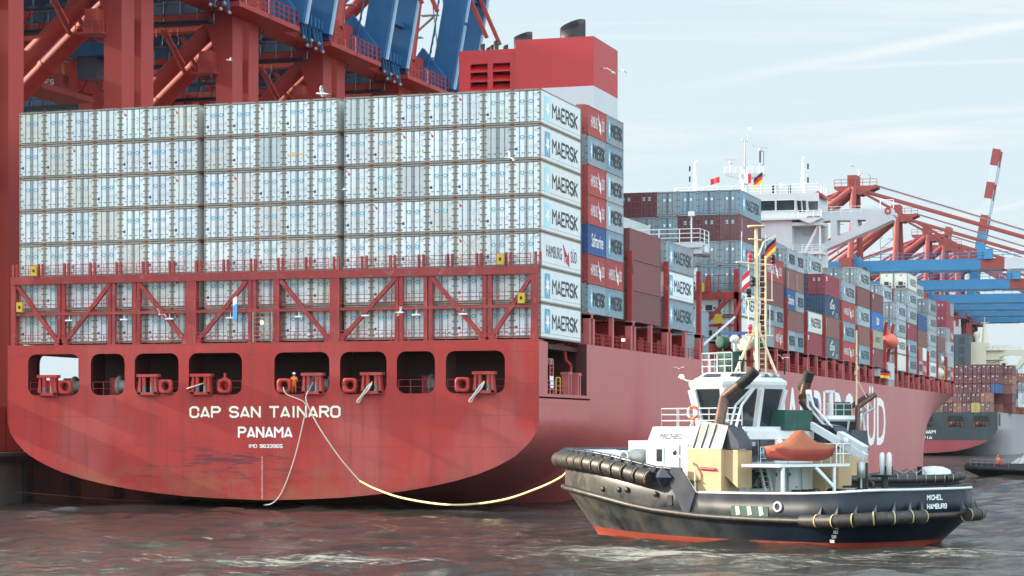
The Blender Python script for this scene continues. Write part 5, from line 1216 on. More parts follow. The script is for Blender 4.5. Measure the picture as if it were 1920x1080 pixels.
MB().rail([(11.4, 3.0, 6.75), (18.2, 2.4, 6.75), (18.2, -2.4, 6.75)], 1.1, .04, 1.5, 3).build('railing', M['tug_white'], hs)
MB().tube((16.0, 2.3, 6.7), (14.9, 2.3, 9.2), .05, 5).tube((16.0, 1.7, 6.7), (14.9, 1.7, 9.2), .05, 5).build('ladder', M['tug_white'], hs)
# aft wall fittings
for y0, y1, z0, z1 in ((2.4, .9, 3.1, 4.2), (2.9, 1.9, 4.7, 6.0), (1.7, .3, 4.7, 6.0)): MB().box(11.08, 11.2, y1, y0, z0, z1).build('window', M['glass'], hs)
for y in (-.2, -1.5): 
    d = place(None, 'door', hs); MB().box(11.05, 11.2, y - .5, y + .5, 2.1, 4.3).build('door_leaf', M['tug_white'], d); MB().box(11.0, 11.06, y - .3, y - .12, 3.1, 3.16).build('handle', M['black'], d); MB().box(11.0, 11.06, y + .4, y + .46, 2.4, 2.6).build('hinge', M['black'], d); MB().box(11.0, 11.06, y + .4, y + .46, 3.8, 4.0).build('hinge', M['black'], d)
MB().box(9.8, 11.2, -3.2, 3.3, 4.42, 4.55).build('upper_walkway', M['tug_white'], hs)
MB().rail([(9.85, 3.2, 4.55), (9.85, .6, 4.55)], 1.0, .035, 1.3, 3).build('railing', M['tug_white'], hs)
MB().beam((9.7, 2.6, 2.0), (11.0, 1.9, 4.5), .12, .2).beam((9.7, 2.0, 2.0), (11.0, 1.3, 4.5), .12, .2).build('stairway', M['tug_white'], hs)
for k in range(8): MB().box(9.7 + k * .17, 9.9 + k * .17, 1.5, 2.4, 2.3 + k * .3, 2.34 + k * .3).build('step', M['steel'], hs)
MB().prism([(3.0, 6.0), (3.0, 6.5), (-3.4, 6.5), (-3.4, 6.0)], 11.0, 13.2, 0, 'x').build('upper_house', M['tug_white'], hs)
MB().lathe((10.95, -.0, 5.9), [(0, -.1), (.12, 0), (0, .12)], 8).build('deck_lamp', bpy.data.materials['lamplit'], hs)
MB().lathe((10.9, 1.5, 5.2), [(0, -.05), (.3, -.05), (.3, .05), (0, .05)], 12, 0, 'x').build('hose_reel', M['sticker_blue'], hs)
g = MB().box(10.9, 12.1, -3.1, -.4, 6.55, 7.75); g.build('canvas_cover', M['canvas_green'], hs)
# funnel casings, port and starboard
for sg in (1, -1):
    cs = place(None, 'funnel_casing', tug, (0 if sg > 0 else -1.0, 0, 0))
    y0, y1 = sorted((sg * 3.5, sg * 5.15)); yo = sg * 5.15; yi = sg * 3.5
    MB().box(11.2, 13.75, y0, y1, 2.0, 5.45).build('casing_wall', M['cream'], cs)
    MB().prism([(11.2, 3.9), (11.2, 5.4), (10.25, 5.4), (10.25, 3.2)], min(yi, yi + sg * 1.3), max(yi, yi + sg * 1.3)).build('casing_locker', M['cream'], cs)
    lo = [(13.8, yo), (13.8, yi), (11.15, yi), (11.15, yo)]; hi = [(12.9, yo - sg * .35), (12.9, yi), (10.95, yi), (10.95, yo - sg * .35)]
    vs = [(x, y, 5.45) for x, y in lo] + [(x, y, 7.1 if x > 12 else 6.8) for x, y in hi]
    MB().add(vs, [(0, 4, 7, 3)], 0).add(vs, [(0, 1, 5, 4), (1, 2, 6, 5), (2, 3, 7, 6), (4, 5, 6, 7)], 1).build('hood', [M['hood_grey'], M['hood_navy']], cs)
    for k in range(3):
        x = 13.35 - k * .6; MB().beam((x, yo + sg * .03, 5.5), (x - .3 - .0, yo - sg * .31, 6.9), .05, .06).build('hood_rib', M['hood_grey'], cs)
    MB().prism([(11.15, 5.45), (10.1, 5.45), (10.2, 5.9), (10.95, 6.75)], y0 + .1, y1 - .3).build('hood_step', M['hood_navy'], cs)
    px_ = 0
    P = [(12.0 + px_, sg * 4.4, 6.8), (12.4 + px_, sg * 3.4, 8.45), (11.0 + px_, sg * 2.95, 9.55), (10.55 + px_, sg * 2.8, 10.05)]
    if sg < 0: P = [(12.0, -4.1, 6.7), (13.4, -4.1, 8.4), (13.1, -4.1, 9.5), (12.9, -4.1, 10.1)]
    ex = place(None, 'exhaust_pipe', cs)
    MB().tube(P[0], P[1], .31, 14).tube(P[1], P[2], .31, 14, 0, .30).build('pipe', M['exhaust'], ex)
    MB().tube(P[2], P[3], .31, 14, 0, .34).tube((P[2][0] + .5, P[2][1] + .16 * sg, P[2][2] - .39), P[2], .325, 14).build('sooty_tip', M['soot'], ex)
    for dx in (-.6, -1.05): MB().tube((P[0][0] + dx, P[0][1] - sg * .3, 6.7), (P[1][0] + dx, P[1][1] - sg * .3, 8.0), .08, 8).tube((P[1][0] + dx, P[1][1] - sg * .3, 8.0), (P[2][0] + dx * .3, P[2][1] - sg * .2, 9.0), .08, 8).build('silencer_pipe', M['tug_white'], cs)
MB().tube((12.7, 5.2, 4.3), (11.6, 5.2, 4.25), .09, 8).build('marker_lamp', M['sticker_red'], tug)
MB().path([(14.9, 4.6, 5.0), (13.3, 5.3, 4.6), (13.0, 5.35, 4.1), (13.0, 5.35, 2.9)], .06, 6).build('boat_hook_davit', M['mast_cream'], tug)
# wheelhouse
wh2 = place(None, 'wheelhouse', tug); cx = 14.2
def ring(r, z, off=0): return [(cx + off + r * math.cos(R(22.5 + 45 * k)), r * math.sin(R(22.5 + 45 * k)), z) for k in range(8)]
wr = {6.4: 2.25, 9.2: 3.0}
r_at = lambda z: 2.25 + (3.0 - 2.25) * (z - 6.4) / 2.8
mb = MB().loft([ring(r_at(6.2), 6.2), ring(r_at(6.6), 6.6)], closed=True, sm=False); mb.loft([ring(r_at(9.0), 9.0), ring(3.08, 9.25), ring(3.1, 9.45), ring(2.15, 10.0)], closed=True, sm=False); mb.add(ring(2.15, 10.0), [tuple(range(8))])
mb.add(ring(2.25, 6.6), [tuple(range(8))])
mb.build('wheelhouse_shell', M['tug_white'], wh2)
for k in range(8):
    a0, a1 = Vector(ring(r_at(6.6), 6.6)[k]), Vector(ring(r_at(9.0), 9.0)[k]); MB().beam(a0, a1, .3, .3).build('pillar', M['tug_white'], wh2)
    b0, b1 = Vector(ring(r_at(6.6), 6.6)[(k + 1) % 8]), Vector(ring(r_at(9.0), 9.0)[(k + 1) % 8])
    w = place(None, 'window', wh2)
    MB().add([a0.lerp(b0, .09), a0.lerp(b0, .91), a1.lerp(b1, .92), a1.lerp(b1, .08)], [(0, 1, 2, 3)]).build('pane', M['tug_glass'] if 'tug_glass' in M else M['glass'], w)
    c0, c1 = Vector(ring(2.72, 9.72)[k]), Vector(ring(2.72, 9.72)[(k + 1) % 8]); d0, d1 = Vector(ring(2.4, 9.9)[k]), Vector(ring(2.4, 9.9)[(k + 1) % 8])
    up = Vector((0, 0, .03)); MB().add([c0.lerp(c1, .15) + up, c0.lerp(c1, .85) + up, d0.lerp(d1, .8) + up, d0.lerp(d1, .2) + up], [(0, 1, 2, 3)]).build('roof_window', M['glass'], wh2)
MB().tube((cx, 0, 6.9), (cx, 0, 7.9), .5, 8).box(cx - 1.2, cx - .6, -.9, -.3, 6.9, 8.2).box(cx + .8, cx + 1.6, -1.5, 1.5, 6.9, 7.8).build('console', M['hood_navy'], wh2)
MB().box(cx - .9, cx - .85, -.8, -.4, 8.0, 8.5).build('paper_chart', M['sticker_pale'], wh2)
mb = MB(); c = Vector((15.4, 2.75, 7.6))
for k in range(14):
    t0, t1 = 2 * math.pi * k / 14, 2 * math.pi * (k + 1) / 14
    mb.tube(c + Vector((.36 * math.cos(t0), 0, .36 * math.sin(t0))), c + Vector((.36 * math.cos(t1), 0, .36 * math.sin(t1))), .085, 6, 0 if (k // 2) % 3 else 1)
tw = mb.build('lifebuoy', [M['orange'], M['tug_white']]); tw.matrix_world = tug.matrix_basis @ tw.matrix_world; tag(tw, 'orange lifebuoy hanging on the white tug wheelhouse rail', 'lifebuoy')
# wheelhouse top
tp = place(None, 'equipment', wh2)
MB().box(13.9, 15.0, -.2, 1.0, 10.1, 11.3).build('canvas_cover', M['canvas_green'], wh2)
MB().rail([(13.4, 1.5, 10.0), (16, 1.2, 10.0), (16, -1.2, 10.0)], 1.2, .03, .6, 3).build('railing', M['tug_white'], wh2)
for x, y, z, m in ((15.3, .2, 11.9, 'canvas_green'), (14.6, -.4, 11.7, 'warmwhite'), (13.5, .3, 11.7, 'mast_cream'), (13.2, -.7, 11.8, 'canvas_green')):
    MB().lathe((x, y, z), [(0, -.45), (.34, -.4), (.38, .1), (.30, .15), (0, .1)], 12, 0, 'y').tube((x, y - .2, 10.0), (x, y - .2, z - .3), .06, 5).build('searchlight', M[m], wh2)
rd = place(None, 'radar', wh2)
MB().tube((14.1, .4, 10.0), (14.1, .4, 12.0), .08, 8).lathe((14.1, .4, 12.05), [(0, -.2), (.26, -.18), (.3, .1), (.15, .25), (0, .25)], 12).build('pedestal', M['tug_white'], rd)
MB().beam((14.7, .95, 12.4), (13.5, -.45, 12.4), .16, .2).build('scanner', mat('radar_blue', (.03, .10, .25), .4, .1, 1), rd)
# tug mast
tm = place(None, 'mast', tug); mx_, my_ = 12.74, 0
MB().tube((mx_, 0, 10.0), (mx_, 0, 18.7), .13, 10, 0, .1).lathe((mx_, 0, 18.75), [(0, -.02), (.55, 0), (.55, .08), (0, .1)], 14).build('mast_pole', M['mast_cream'], tm)
for dx, dy in ((.9, .9), (-.8, .9), (.9, -.9), (-.8, -.9)): MB().tube((mx_ + dx, dy, 9.95), (mx_, 0, 12.9), .09, 8).build('mast_leg', M['mast_cream'], tm)
MB().tube((mx_ - .55, -.2, 10), (mx_ - .55, -.2, 17.0), .055, 6).tube((mx_ + .35, .3, 11.5), (mx_ + .35, .3, 17.0), .04, 6).build('mast_stay', M['mast_cream'], tm)
mb = MB()
for k in range(20): mb.tube((mx_ - .55, -.2, 10.5 + k * .33), (mx_ - .15, -.1, 10.5 + k * .33), .025, 4)
mb.tube((mx_ - .15, -.1, 10.2), (mx_ - .15, -.1, 17.0), .03, 4).tube((mx_ - .57, -.2, 10.2), (mx_ - .57, -.2, 17.0), .03, 4); mb.build('mast_ladder', M['mast_cream'], tm)
for z, a, b in ((12.25, 1.0, -1.6), (14.4, 1.0, -1.6), (16.55, 1.9, -1.6), (18.0, .7, -.5)): MB().tube((mx_, a, z), (mx_, b, z), .05, 6).build('crossbar', M['mast_cream'], tm)
MB().path([(mx_, -.2, 17.0), (mx_ - .1, -.6, 17.9), (mx_ - .3, -1.5, 18.3)], .05, 6).build('gaff', M['mast_cream'], tm)
for y, z, m in ((.6, 16.65, 'sticker_red'), (.6, 12.35, 'sticker_red'), (-1.6, 16.65, 'black'), (.7, 14.5, 'black'), (-.4, 15.2, 'black'), (-.4, 13.0, 'black'), (.3, 15.2, 'black')):
    MB().lathe((mx_, y, z), [(0, 0), (.14, 0), (.14, .12), (.10, .16), (.10, .22), (.14, .26), (.14, .5), (0, .55)], 10).build('navigation_lamp', M[m], tm)
for y, z in ((1.4, 16.6), (-.9, 16.6), (-1.5, 14.4), (-1.3, 12.3)): MB().tube((mx_, y, z), (mx_, y, z + 1.8), .025, 4).build('antenna', M['rail_white'], tm)
# boat on its cradle
bt = thing('rescue_boat', 'small orange rescue boat under a peaked canvas cover on the tug', 'boat', (0, 0, 0)); bt.matrix_world = tug.matrix_basis.copy()
from mathutils import Matrix
bt.location = tug.location + Matrix.Rotation(R(152.487), 3, 'Z') @ Vector((8.2, 1.6, 4.75)); bt.rotation_euler = (0, 0, R(152.487))
def arc(t, w, h0, h1, peak, n=14):
    out = []
    for k in range(n):
        a = 2 * math.pi * k / n; y, z = math.cos(a), math.sin(a)
        out.append((y * w, t, (h1 + (peak - h1) * max(0, 1 - abs(y) * 1.0) ** 1.1 if z > .1 else (h0 if z < -.1 else h1 - .15)) if abs(z) > .1 else h1 - .12))
    return out
mb = MB(); secs = []
for t, w, h0, h1, pk in ((-2.75, .05, .75, .82, .86), (-2.75, .45, .55, .9, 1.0), (-2.2, .8, .3, .85, 1.05), (-1.3, 1.0, .08, .8, 1.2), (-.5, 1.05, 0, .78, 1.62), (-.05, 1.05, 0, .78, 2.1), (.2, 1.05, 0, .78, 2.05), (1.1, 1.0, .02, .78, 1.3), (2.0, .95, .1, .8, 1.02), (2.35, .8, .3, .85, .95), (2.55, .2, .6, .85, .88)):
    secs.append(arc(t, w, h0, h1, pk))
mb.loft(secs, closed=True, mfun=lambda j, i: 0 if i < 7 else 1); mb.add(secs[0], [tuple(range(14))]); mb.add(secs[-1], [tuple(range(14))])
mk('cover_orange', (.28, .080, .032), .8, .15, 1.2, bump=.6, dirt=.3, dcol=(.2, .08, .04), streak=3)
mb.build('canvas_cover', [M['cover_orange'], mat('boat_red', (.24, .025, .016), .6, .15, 1)], bt)
MB().tube((.2, .0, .1), (.2, .0, 2.3), .02, 4).build('hoist_line', M['black'], bt)
bp_ = place(None, 'boat_platform', tug)
MB().box(7.0, 9.8, -1.6, 5.0, 4.42, 4.58).tube((7.1, -.2, 4.4), (7.1, -.2, 2.0), .11, 8).beam((7.1, 1.6, 4.4), (7.1, -.2, 3.2), .14, .2).tube((7.1, 4.6, 4.4), (7.1, 4.6, 2.9), .11, 8).build('platform_deck', M['tug_white'], bp_)
MB().rail([(7.0, -.3, 4.58), (7.0, -1.6, 4.58), (9.8, -1.6, 4.58)], 1.15, .05, .65, 2).build('railing', M['tug_white'], bp_)
# deck crane, cylinders, winches, bollards
dc = place(None, 'deck_crane', tug)
MB().tube((7.3, -3.3, 2.0), (7.3, -3.3, 4.6), .3, 12).build('pedestal', M['black'], dc)
MB().beam((7.1, -3.3, 4.9), (11.8, -3.0, 7.25), .32, .42).build('jib', M['tug_white'], dc)
MB().beam((7.3, -3.45, 5.3), (9.2, -3.45, 6.2), .55, .6).lathe((8.3, -3.0, 5.9), [(0, 0), (.22, .02), (.22, .25), (0, .28)], 10, 0, 'y').build('hydraulic_box', M['tug_white'], dc)
for k in range(2): MB().lathe((6.0 - k * .42, -3.4 - k * .12, 3.9), [(0, 0), (.16, 0), (.16, 1.15), (.10, 1.3), (0, 1.34)], 12).build('gas_cylinder', M['tug_white'], tug)
MB().box(5.2, 6.5, -3.8, -3.0, 3.75, 3.9).tube((5.8, -3.4, 2), (5.8, -3.4, 3.8), .2, 10).build('cylinder_stand', M['black'], tug)
MB().lathe((7.0, -2.7, 3.7), [(0, 0), (.25, 0), (.25, .95), (0, 1.0)], 12).tube((7.0, -2.7, 2), (7, -2.7, 3.7), .07, 6).build('strainer', M['steel'], tug)
for x, y in ((8.0, 2.2), (8.0, 1.4), (7.2, -1.0), (7.0, -2.6), (3.2, 2.0), (3.2, -2.0)): MB().lathe((x, y, 2.0), [(.22, 0), (.22, .95), (.3, .98), (.3, 1.08), (0, 1.1)], 12).build('bollard', M['black'], tug)
tw2 = place(None, 'towing_winch', tug); MB().lathe((7.6, -.7, 2.65), [(0, 0), (.5, 0), (.5, .1), (.3, .12), (.3, 1.5), (.5, 1.52), (.5, 1.6), (0, 1.6)], 14, 0, 'y').build('drum', M['hood_navy'], tw2)
MB().prism([(7.0, 2.0), (8.2, 2.0), (7.9, 3.1), (7.4, 3.1)], -1.0, -.8).prism([(7.0, 2.0), (8.2, 2.0), (7.9, 3.1), (7.4, 3.1)], 1.0, 1.2).build('winch_frame', M['hood_navy'], tw2)
an = place(None, 'anchor_winch', tug)
MB().box(19.4, 22.0, -1.6, 1.2, 3.6, 5.9).build('winch_housing', M['tug_grey'] if 'tug_grey' in M else M['white'], an)
MB().lathe((20.8, 1.2, 4.9), [(.0, 0), (.5, 0), (.5, .9), (.32, 1.2), (.28, 1.5), (.42, 1.75), (.34, 1.78), (0, 1.5)], 14, 0, 'y').build('warping_head', M['steel'], an)
for x in (20.2, 21.6): MB().lathe((x, -.9, 4.6), [(0, 0), (.62, 0), (.62, .08), (.3, .1), (.3, 1.6), (.62, 1.62), (.62, 1.7), (0, 1.7)], 14, 0, 'y').build('chain_wheel', M['steel'], an)
MB().path([(18.6, 4.0, 4.0), (17.0, 4.2, 4.0), (16.0, 4.3, 4.0)], .25, 8).box(16.5, 18.6, 4.0, 4.5, 3.6, 4.1).build('deck_fittings', M['tug_white'], tug)
# ---------------------------------------------------------------- flags
def flag(name, label, pos, w, h, cols, ang, droop=.3, vertical=False):
    mb = MB(); n = 8; d = Vector((math.cos(ang), math.sin(ang), 0)); rows = []
    for i in range(n + 1):
        t = i / n; c = Vector(pos) + d * (w * t) + Vector((-d.y, d.x, 0)) * (.12 * w * math.sin(t * 6)) + Vector((0, 0, -droop * w * t ** 1.3))
        rows.append([c - Vector((0, 0, h * k / 3)) for k in range(4)] if not vertical else [c - Vector((0, 0, h * k / 3)) for k in range(4)])
    mb.loft(rows, mfun=(lambda j, i: i) if not vertical else (lambda j, i: 0 if j < n / 3 else (1 if j < 2 * n / 3 else 2)))
    return tag(mb.build(name, [M[c] for c in cols]), label, 'flag')
T3 = lambda v: tuple(tug.location + Matrix.Rotation(R(152.487), 3, 'Z') @ Vector(v))
mk('flag_gold', (.75, .50, .02), .7, .05, 1); mk('flag_red', (.60, .02, .03), .7, .05, 1); mk('flag_black', (.01, .01, .01), .7, .05, 1); mk('flag_white', (.75, .75, .75), .7, .05, 1); mk('flag_blue', (.1, .35, .6), .7, .05, 1)
flag('flag', 'black, red and gold flag flying from the tug mast gaff', T3((mx_ - .3, -1.5, 18.2)), .75, .75, ['flag_black', 'flag_red', 'flag_gold'], R(225), 1.0)
flag('flag', 'red and white flag hanging from the lower tug mast', T3((mx_ + .1, .5, 16.2)), .55, 1.0, ['flag_red', 'flag_white', 'flag_red'], R(225), .9)
q = P2(1426, 328); flag('flag', 'black, red and gold flag below the radar platform of the ship', (q[0] + .6, MY - 1.3, q[2] + .3), 1.5, 1.8, ['flag_black', 'flag_red', 'flag_gold'], R(200), .8)
q = P2(1399, 328); flag('flag', 'white and red flag in the middle under the radar platform', (q[0] - .9, MY - 1.4, q[2] + .1), 2.0, 1.6, ['flag_white', 'flag_white', 'flag_red'], R(5), .05, True)
q = P2(1360, 333); flag('flag', 'plain red flag left of the ship radar mast', (q[0] - .7, MY - 1.3, q[2]), 1.6, 1.0, ['flag_red'] * 3, R(180), .2)
flag('flag', 'pale blue and white flag hanging at the stern lashing bridge', (-2.1, -2.2, 17.9), .35, 1.9, ['flag_white', 'flag_blue', 'flag_blue'], R(200), .6)
q = bp(1632, 692, 195); flag('flag', 'black, red and gold flag on the tug mast by the accommodation ladder', (38.3, 92.0, 13.8), 1.1, .9, ['flag_black', 'flag_red', 'flag_gold'], R(20), .1)

for x, y0, y1, z in ((10.95, 2.9, 2.3, 5.6), (10.95, -1.2, -1.7, 5.2)): MB().box(x, x + .12, y1, y0, z, z + .25).build('wall_box', M['steel'], hs)
MB().path([(10.98, 3.1, 2.3), (10.98, 3.1, 4.4)], .04, 5).path([(10.98, .55, 2.2), (10.98, .55, 4.4)], .04, 5).path([(10.98, -2.2, 2.2), (10.98, -2.2, 4.4)], .05, 5).build('wall_pipe', M['steel'], hs)
MB().box(10.96, 11.08, .9, .5, 2.2, 2.5).build('fire_box', M['sticker_red'], hs)
for k in range(4): MB().path(smooth([(12.4 - .02 * k, 4.9, 2.15 + .05 * k), (13.0, 5.1, 2.3 + .05 * k), (13.4, 4.8, 2.15 + .05 * k), (13.0, 4.5, 2.2 + .05 * k), (12.4, 4.9, 2.2 + .05 * k)], 5) if 'smooth' in globals() else [(12.4, 4.9, 2.2), (13.4, 4.8, 2.2)], .05, 5).build('rope_coil', M['rope_white'], tug)
for x in (24.3, 22.8): MB().box(x - .3, x + .3, 2.0, 2.5, 3.6, 4.5).build('deck_locker', M['tug_grey'], tug)
MB().path([(15.9, 1.9, 9.45), (16.3, 2.3, 9.55), (16.5, 2.5, 9.7)], .05, 5).lathe((16.5, 2.5, 9.75), [(0, -.15), (.2, 0), (.12, .15), (0, .18)], 10).build('floodlight', M['warmwhite'], wh2)
for y in (-.9, -.2, .6): MB().lathe((11.7, y, 9.75), [(0, 0), (.2, .02), (.22, .2), (0, .32)], 10, 0, 'x').tube((11.8, y, 9.5), (11.8, y, 9.75), .05, 5).build('floodlight', M['steel'], wh2)
MB().path([(12.9, 2.0, 10.0), (12.9, 2.0, 10.7), (12.9, -2.0, 10.7), (12.9, -2.0, 10.0)], .05, 5).path([(12.0, -1.8, 9.9), (12.0, -1.8, 10.9)], .05, 5).build('handrail', M['black'], wh2)
for k in range(6): MB().tube((15.6 - .5 * k, 1.6 - .1 * k, 9.95), (15.6 - .5 * k, 1.6 - .1 * k, 10.5 + .25 * (k % 3)), .03 + .02 * (k % 2), 6).build('roof_fitting', M['tug_grey'], wh2)
# ---------------------------------------------------------------- far container ship
FS = thing('container_ship', 'black and grey container ship with red waterline band, stern seen beyond the red bow', 'ship')
HF = 20.3; CF = -3.0; F0 = 455.0
TF = [(HF, 7.3), (HF - .1, 7.0), (19.6, 6.0), (18.3, 4.6), (16.0, 3.3), (12.5, 2.1), (8, 1.2), (3, .8), (0, .75)]
def fsec(Y, zt):
    h = ship_half(Y - F0, zt, 0, TF, 220, 300, 250, 300, HBm=HF, zdeck=14)
    return [(CF + x, Y, z) for x, z in h] + [(CF - x, Y, z) for x, z in h[::-1][1:]]
mk('far_black', (.022, .036, .042), .45, .15, .15, dirt=.25, dcol=(.08, .1, .1), streak=1); mk('far_grey', (.30, .29, .31), .5, .1, .1, dirt=.3, dcol=(.2, .12, .12), streak=1)
mk('far_boot', (.23, .035, .045), .5, .1, .2); mk('beige', (.55, .50, .38), .5, .06, .3, dirt=.2, dcol=(.3, .2, .1), streak=1); mk('casing_dark', (.05, .07, .085), .5, .1, .3)  # the engine casing is a black block in its own colour
mb = MB(); ys = [0, 4, 8, 14, 20, 30, 42, 55, 70, 120, 180, 220, 240, 260, 280, 299]
mb.loft([fsec(F0 + y, 11.9) for y in ys], mfun=lambda j, i: 1)
mb.add([(CF + s * HF, F0 + y, 11.85) for y in (0, 250) for s in (-1, 1)], [(0, 1, 3, 2)], 0)
s0 = fsec(F0, 11.9)
def clipz(pts, z0, z1):                     # slice the transom outline into bands
    out = []
    for i in range(len(pts)):
        a, b = pts[i], pts[(i + 1) % len(pts)]
        if z0 <= a[1] <= z1: out.append(a)
        cr = [(z - a[1]) / (b[1] - a[1]) for z in (z0, z1) if (a[1] - z) * (b[1] - z) < 0]
        for t in sorted(cr): out.append((a[0] + t * (b[0] - a[0]), a[1] + t * (b[1] - a[1])))
    return out
ol = [(p[0], p[2]) for p in s0]
for z0, z1, m in ((-1, 4.3, 2), (4.3, 12, 0)):
    q = clipz(ol, z0, z1); mb.add([(a, F0 - .01, b) for a, b in q], [tuple(range(len(q)))], m)
mb.build('hull', [M['far_black'], M['far_grey'], M['far_boot']], FS)
for x0, x1 in ((-13.5, -8), (-3.6, -.2), (3.6, 8.1), (10.7, 14.9)):
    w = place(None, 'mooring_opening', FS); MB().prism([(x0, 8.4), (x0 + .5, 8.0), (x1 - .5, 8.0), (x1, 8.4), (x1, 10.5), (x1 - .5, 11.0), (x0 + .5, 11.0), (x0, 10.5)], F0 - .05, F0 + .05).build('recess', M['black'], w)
    MB().rail([(x0 + .3, F0 - .1, 8.1), (x1 - .3, F0 - .1, 8.1)], 1.1, .06, 1.2, 2).lathe((x0 + 1.6, F0 - .1, 8.8), [(.3, -.1), (.7, -.1), (.7, .1), (.3, .1)], 10, 1, 'y').build('fittings', [M['rust'], M['dark_red']], w)
MB().box(CF + HF - .3, CF + HF + .06, F0 + 2, F0 + 7, 8.2, 11.7).build('side_opening', M['dark_red'], FS)
lettering('ship_name', 'NAM', (-2.6, F0 - .03, 6.1), (1, 0, 0), 3.0, 1.0, (.75, .78, .78), .04, FS); lettering('home_port_name', 'MONROVIA', (-8.4, F0 - .03, 4.6), (1, 0, 0), 7.9, .85, (.75, .78, .78), .04, FS)
# containers of the far ship: smaller in the photo than the three hundred nearest, one mass
mb = MB(); rows = [['dmaroon', 'orange', 'brown', 'dmaroon', 'orange', 'maroon', 'yellow', 'brown'], ['brown', 'maroon', 'dmaroon', 'orange', 'maroon', 'dmaroon', 'dmaroon', 'orange']]
for r, row in enumerate(rows):
    for k, c in enumerate(row): stuff_box(mb, 15.0 - W / 2 - (7 - k) * 2.5, F0 + .8, 11.95 + r * 2.72, 12.19, 2.65, c)
for r in range(3):
    for k in range(14): stuff_box(mb, 15.0 - W / 2 + 1.3 - k * 2.5 + (0 if r else 0), F0 + 15.5, 17.4 + r * 2.72, 12.19, 2.65, ('sblue' if r == 0 and k == 0 else 'dmaroon') if k < 7 else random.choice(['dmaroon', 'maroon', 'brown', 'red', 'slate']))
for r in range(5):
    for k in range(8): stuff_box(mb, 17.0 - W / 2 + 1.5 - k * 2.5, F0 + 30, 12 + r * 2.72, 12.19, 2.65, random.choice(['dmaroon', 'brown', 'dmaroon', 'orange']), r > 2)
for k, (r, c) in enumerate(((0, 'white'), (0, 'dmaroon'), (0, 'slate'))): stuff_box(mb, 20 - k * .1, F0 + 46 + k * 14, 15.2, 12.19, 2.65, c)
for r in range(6):
    for k in range(9): stuff_box(mb, 17.2 - W / 2 - k * 2.5, F0 + 120, 12 + r * 2.72, 12.19, 2.65, random.choice(['dmaroon', 'orange', 'white', 'grey', 'sblue']))
tag(mb.build('far_container_stacks', stuff_mats()), 'maroon, brown and mixed containers stacked on the distant black hulled ship', 'containers', None, 'stuff')
q = lambda px, py, Y: (lambda a: (a[0], a[2]))(bp(px, py, Y))
SY = F0 + 66
SS = place(None, 'superstructure', FS)
MB().box(-12, 2.6, SY, SY + 10, 12, 36.2).build('engine_casing', M['casing_dark'], SS)
for r in range(3):
    for c in range(3): MB().box(-6.5 + c * 2.9, -4.6 + c * 2.9, SY - .1, SY + .1, 27.2 + r * 3.0, 29.4 + r * 3.0).build('casing_panel', M['far_black'], SS)
MB().box(-6, -.5, SY + 1, SY + 6, 36.2, 38.6).tube((-4.8, SY + 2, 36), (-4.8, SY + 2, 41), .5, 8).tube((-2.4, SY + 2, 36), (-2.4, SY + 2, 40.4), .7, 8).tube((-.6, SY + 2, 36), (-.6, SY + 2, 40.8), .4, 8).build('funnel_top', M['steel'], SS)
MB().box(2.6, 7.2, SY + 4, SY + 14, 12, 33.9).box(7.2, 11.5, SY + 6, SY + 14, 12, 30.5).build('bridge_block', M['beige'], SS)
for z in (31.6, 28.8, 26.2): MB().box(7.2, 12.5, SY + 3.5, SY + 8, z - .3, z).rail([(7.3, SY + 3.6, z), (12.4, SY + 3.6, z)], 1.1, .07, 2, 2).build('landing', M['beige'], SS)
holed([(7, 31.8), (19.5, 31.4), (30, 31.4), (30, 29.8), (20, 29.4), (16.6, 25.6), (15.2, 25.6), (18.0, 29.8), (14, 30.0), (11.5, 29.5), (9.5, 27.8), (7, 27.6)], [], SY + 5, SY + 8, 0, 'wing_bracket', SS, M['beige'])
MB().rail([(9, SY + 5, 31.8), (18, SY + 5, 31.6)], 1.1, .08, 2, 2).build('railing', M['beige'], SS)
MB().tube((6.3, SY + 8, 33.9), (6.3, SY + 8, 39.8), .9, 8, 0, .4).lathe((3.9, SY + 8, 36), [(0, 1.4), (.9, .9), (1, 0), (.6, -.9), (.5, -2)], 12).tube((6.3, SY + 8, 39.8), (6.3, SY + 8, 41.8), .12, 5).beam((5, SY + 8, 40), (7.8, SY + 8, 40), .2, .2).build('mast', M['beige'], SS)
for (x, z) in ((12.6, 27.0), (12.4, 25.0)): MB().box(x - 1.2, x + 1.2, SY + 2, SY + 3, z - 1, z + 1.0, 0).box(x - .6, x + .5, SY + 1.95, SY + 2.0, z - .5, z + .4, 1).build('cooling_unit', [M['beige'], M['black']], SS)
mb = MB()
for k in range(16): mb.box(16.7, 17.1, F0 + 44 + k * 5, F0 + 44.5 + k * 5, 11.9, 14.0)
mb.rail([(17.1, F0 + 20, 11.9), (17.1, F0 + 200, 11.9)], 1.2, .06, 3, 2); mb.build('side_railing', M['rust'], SS)
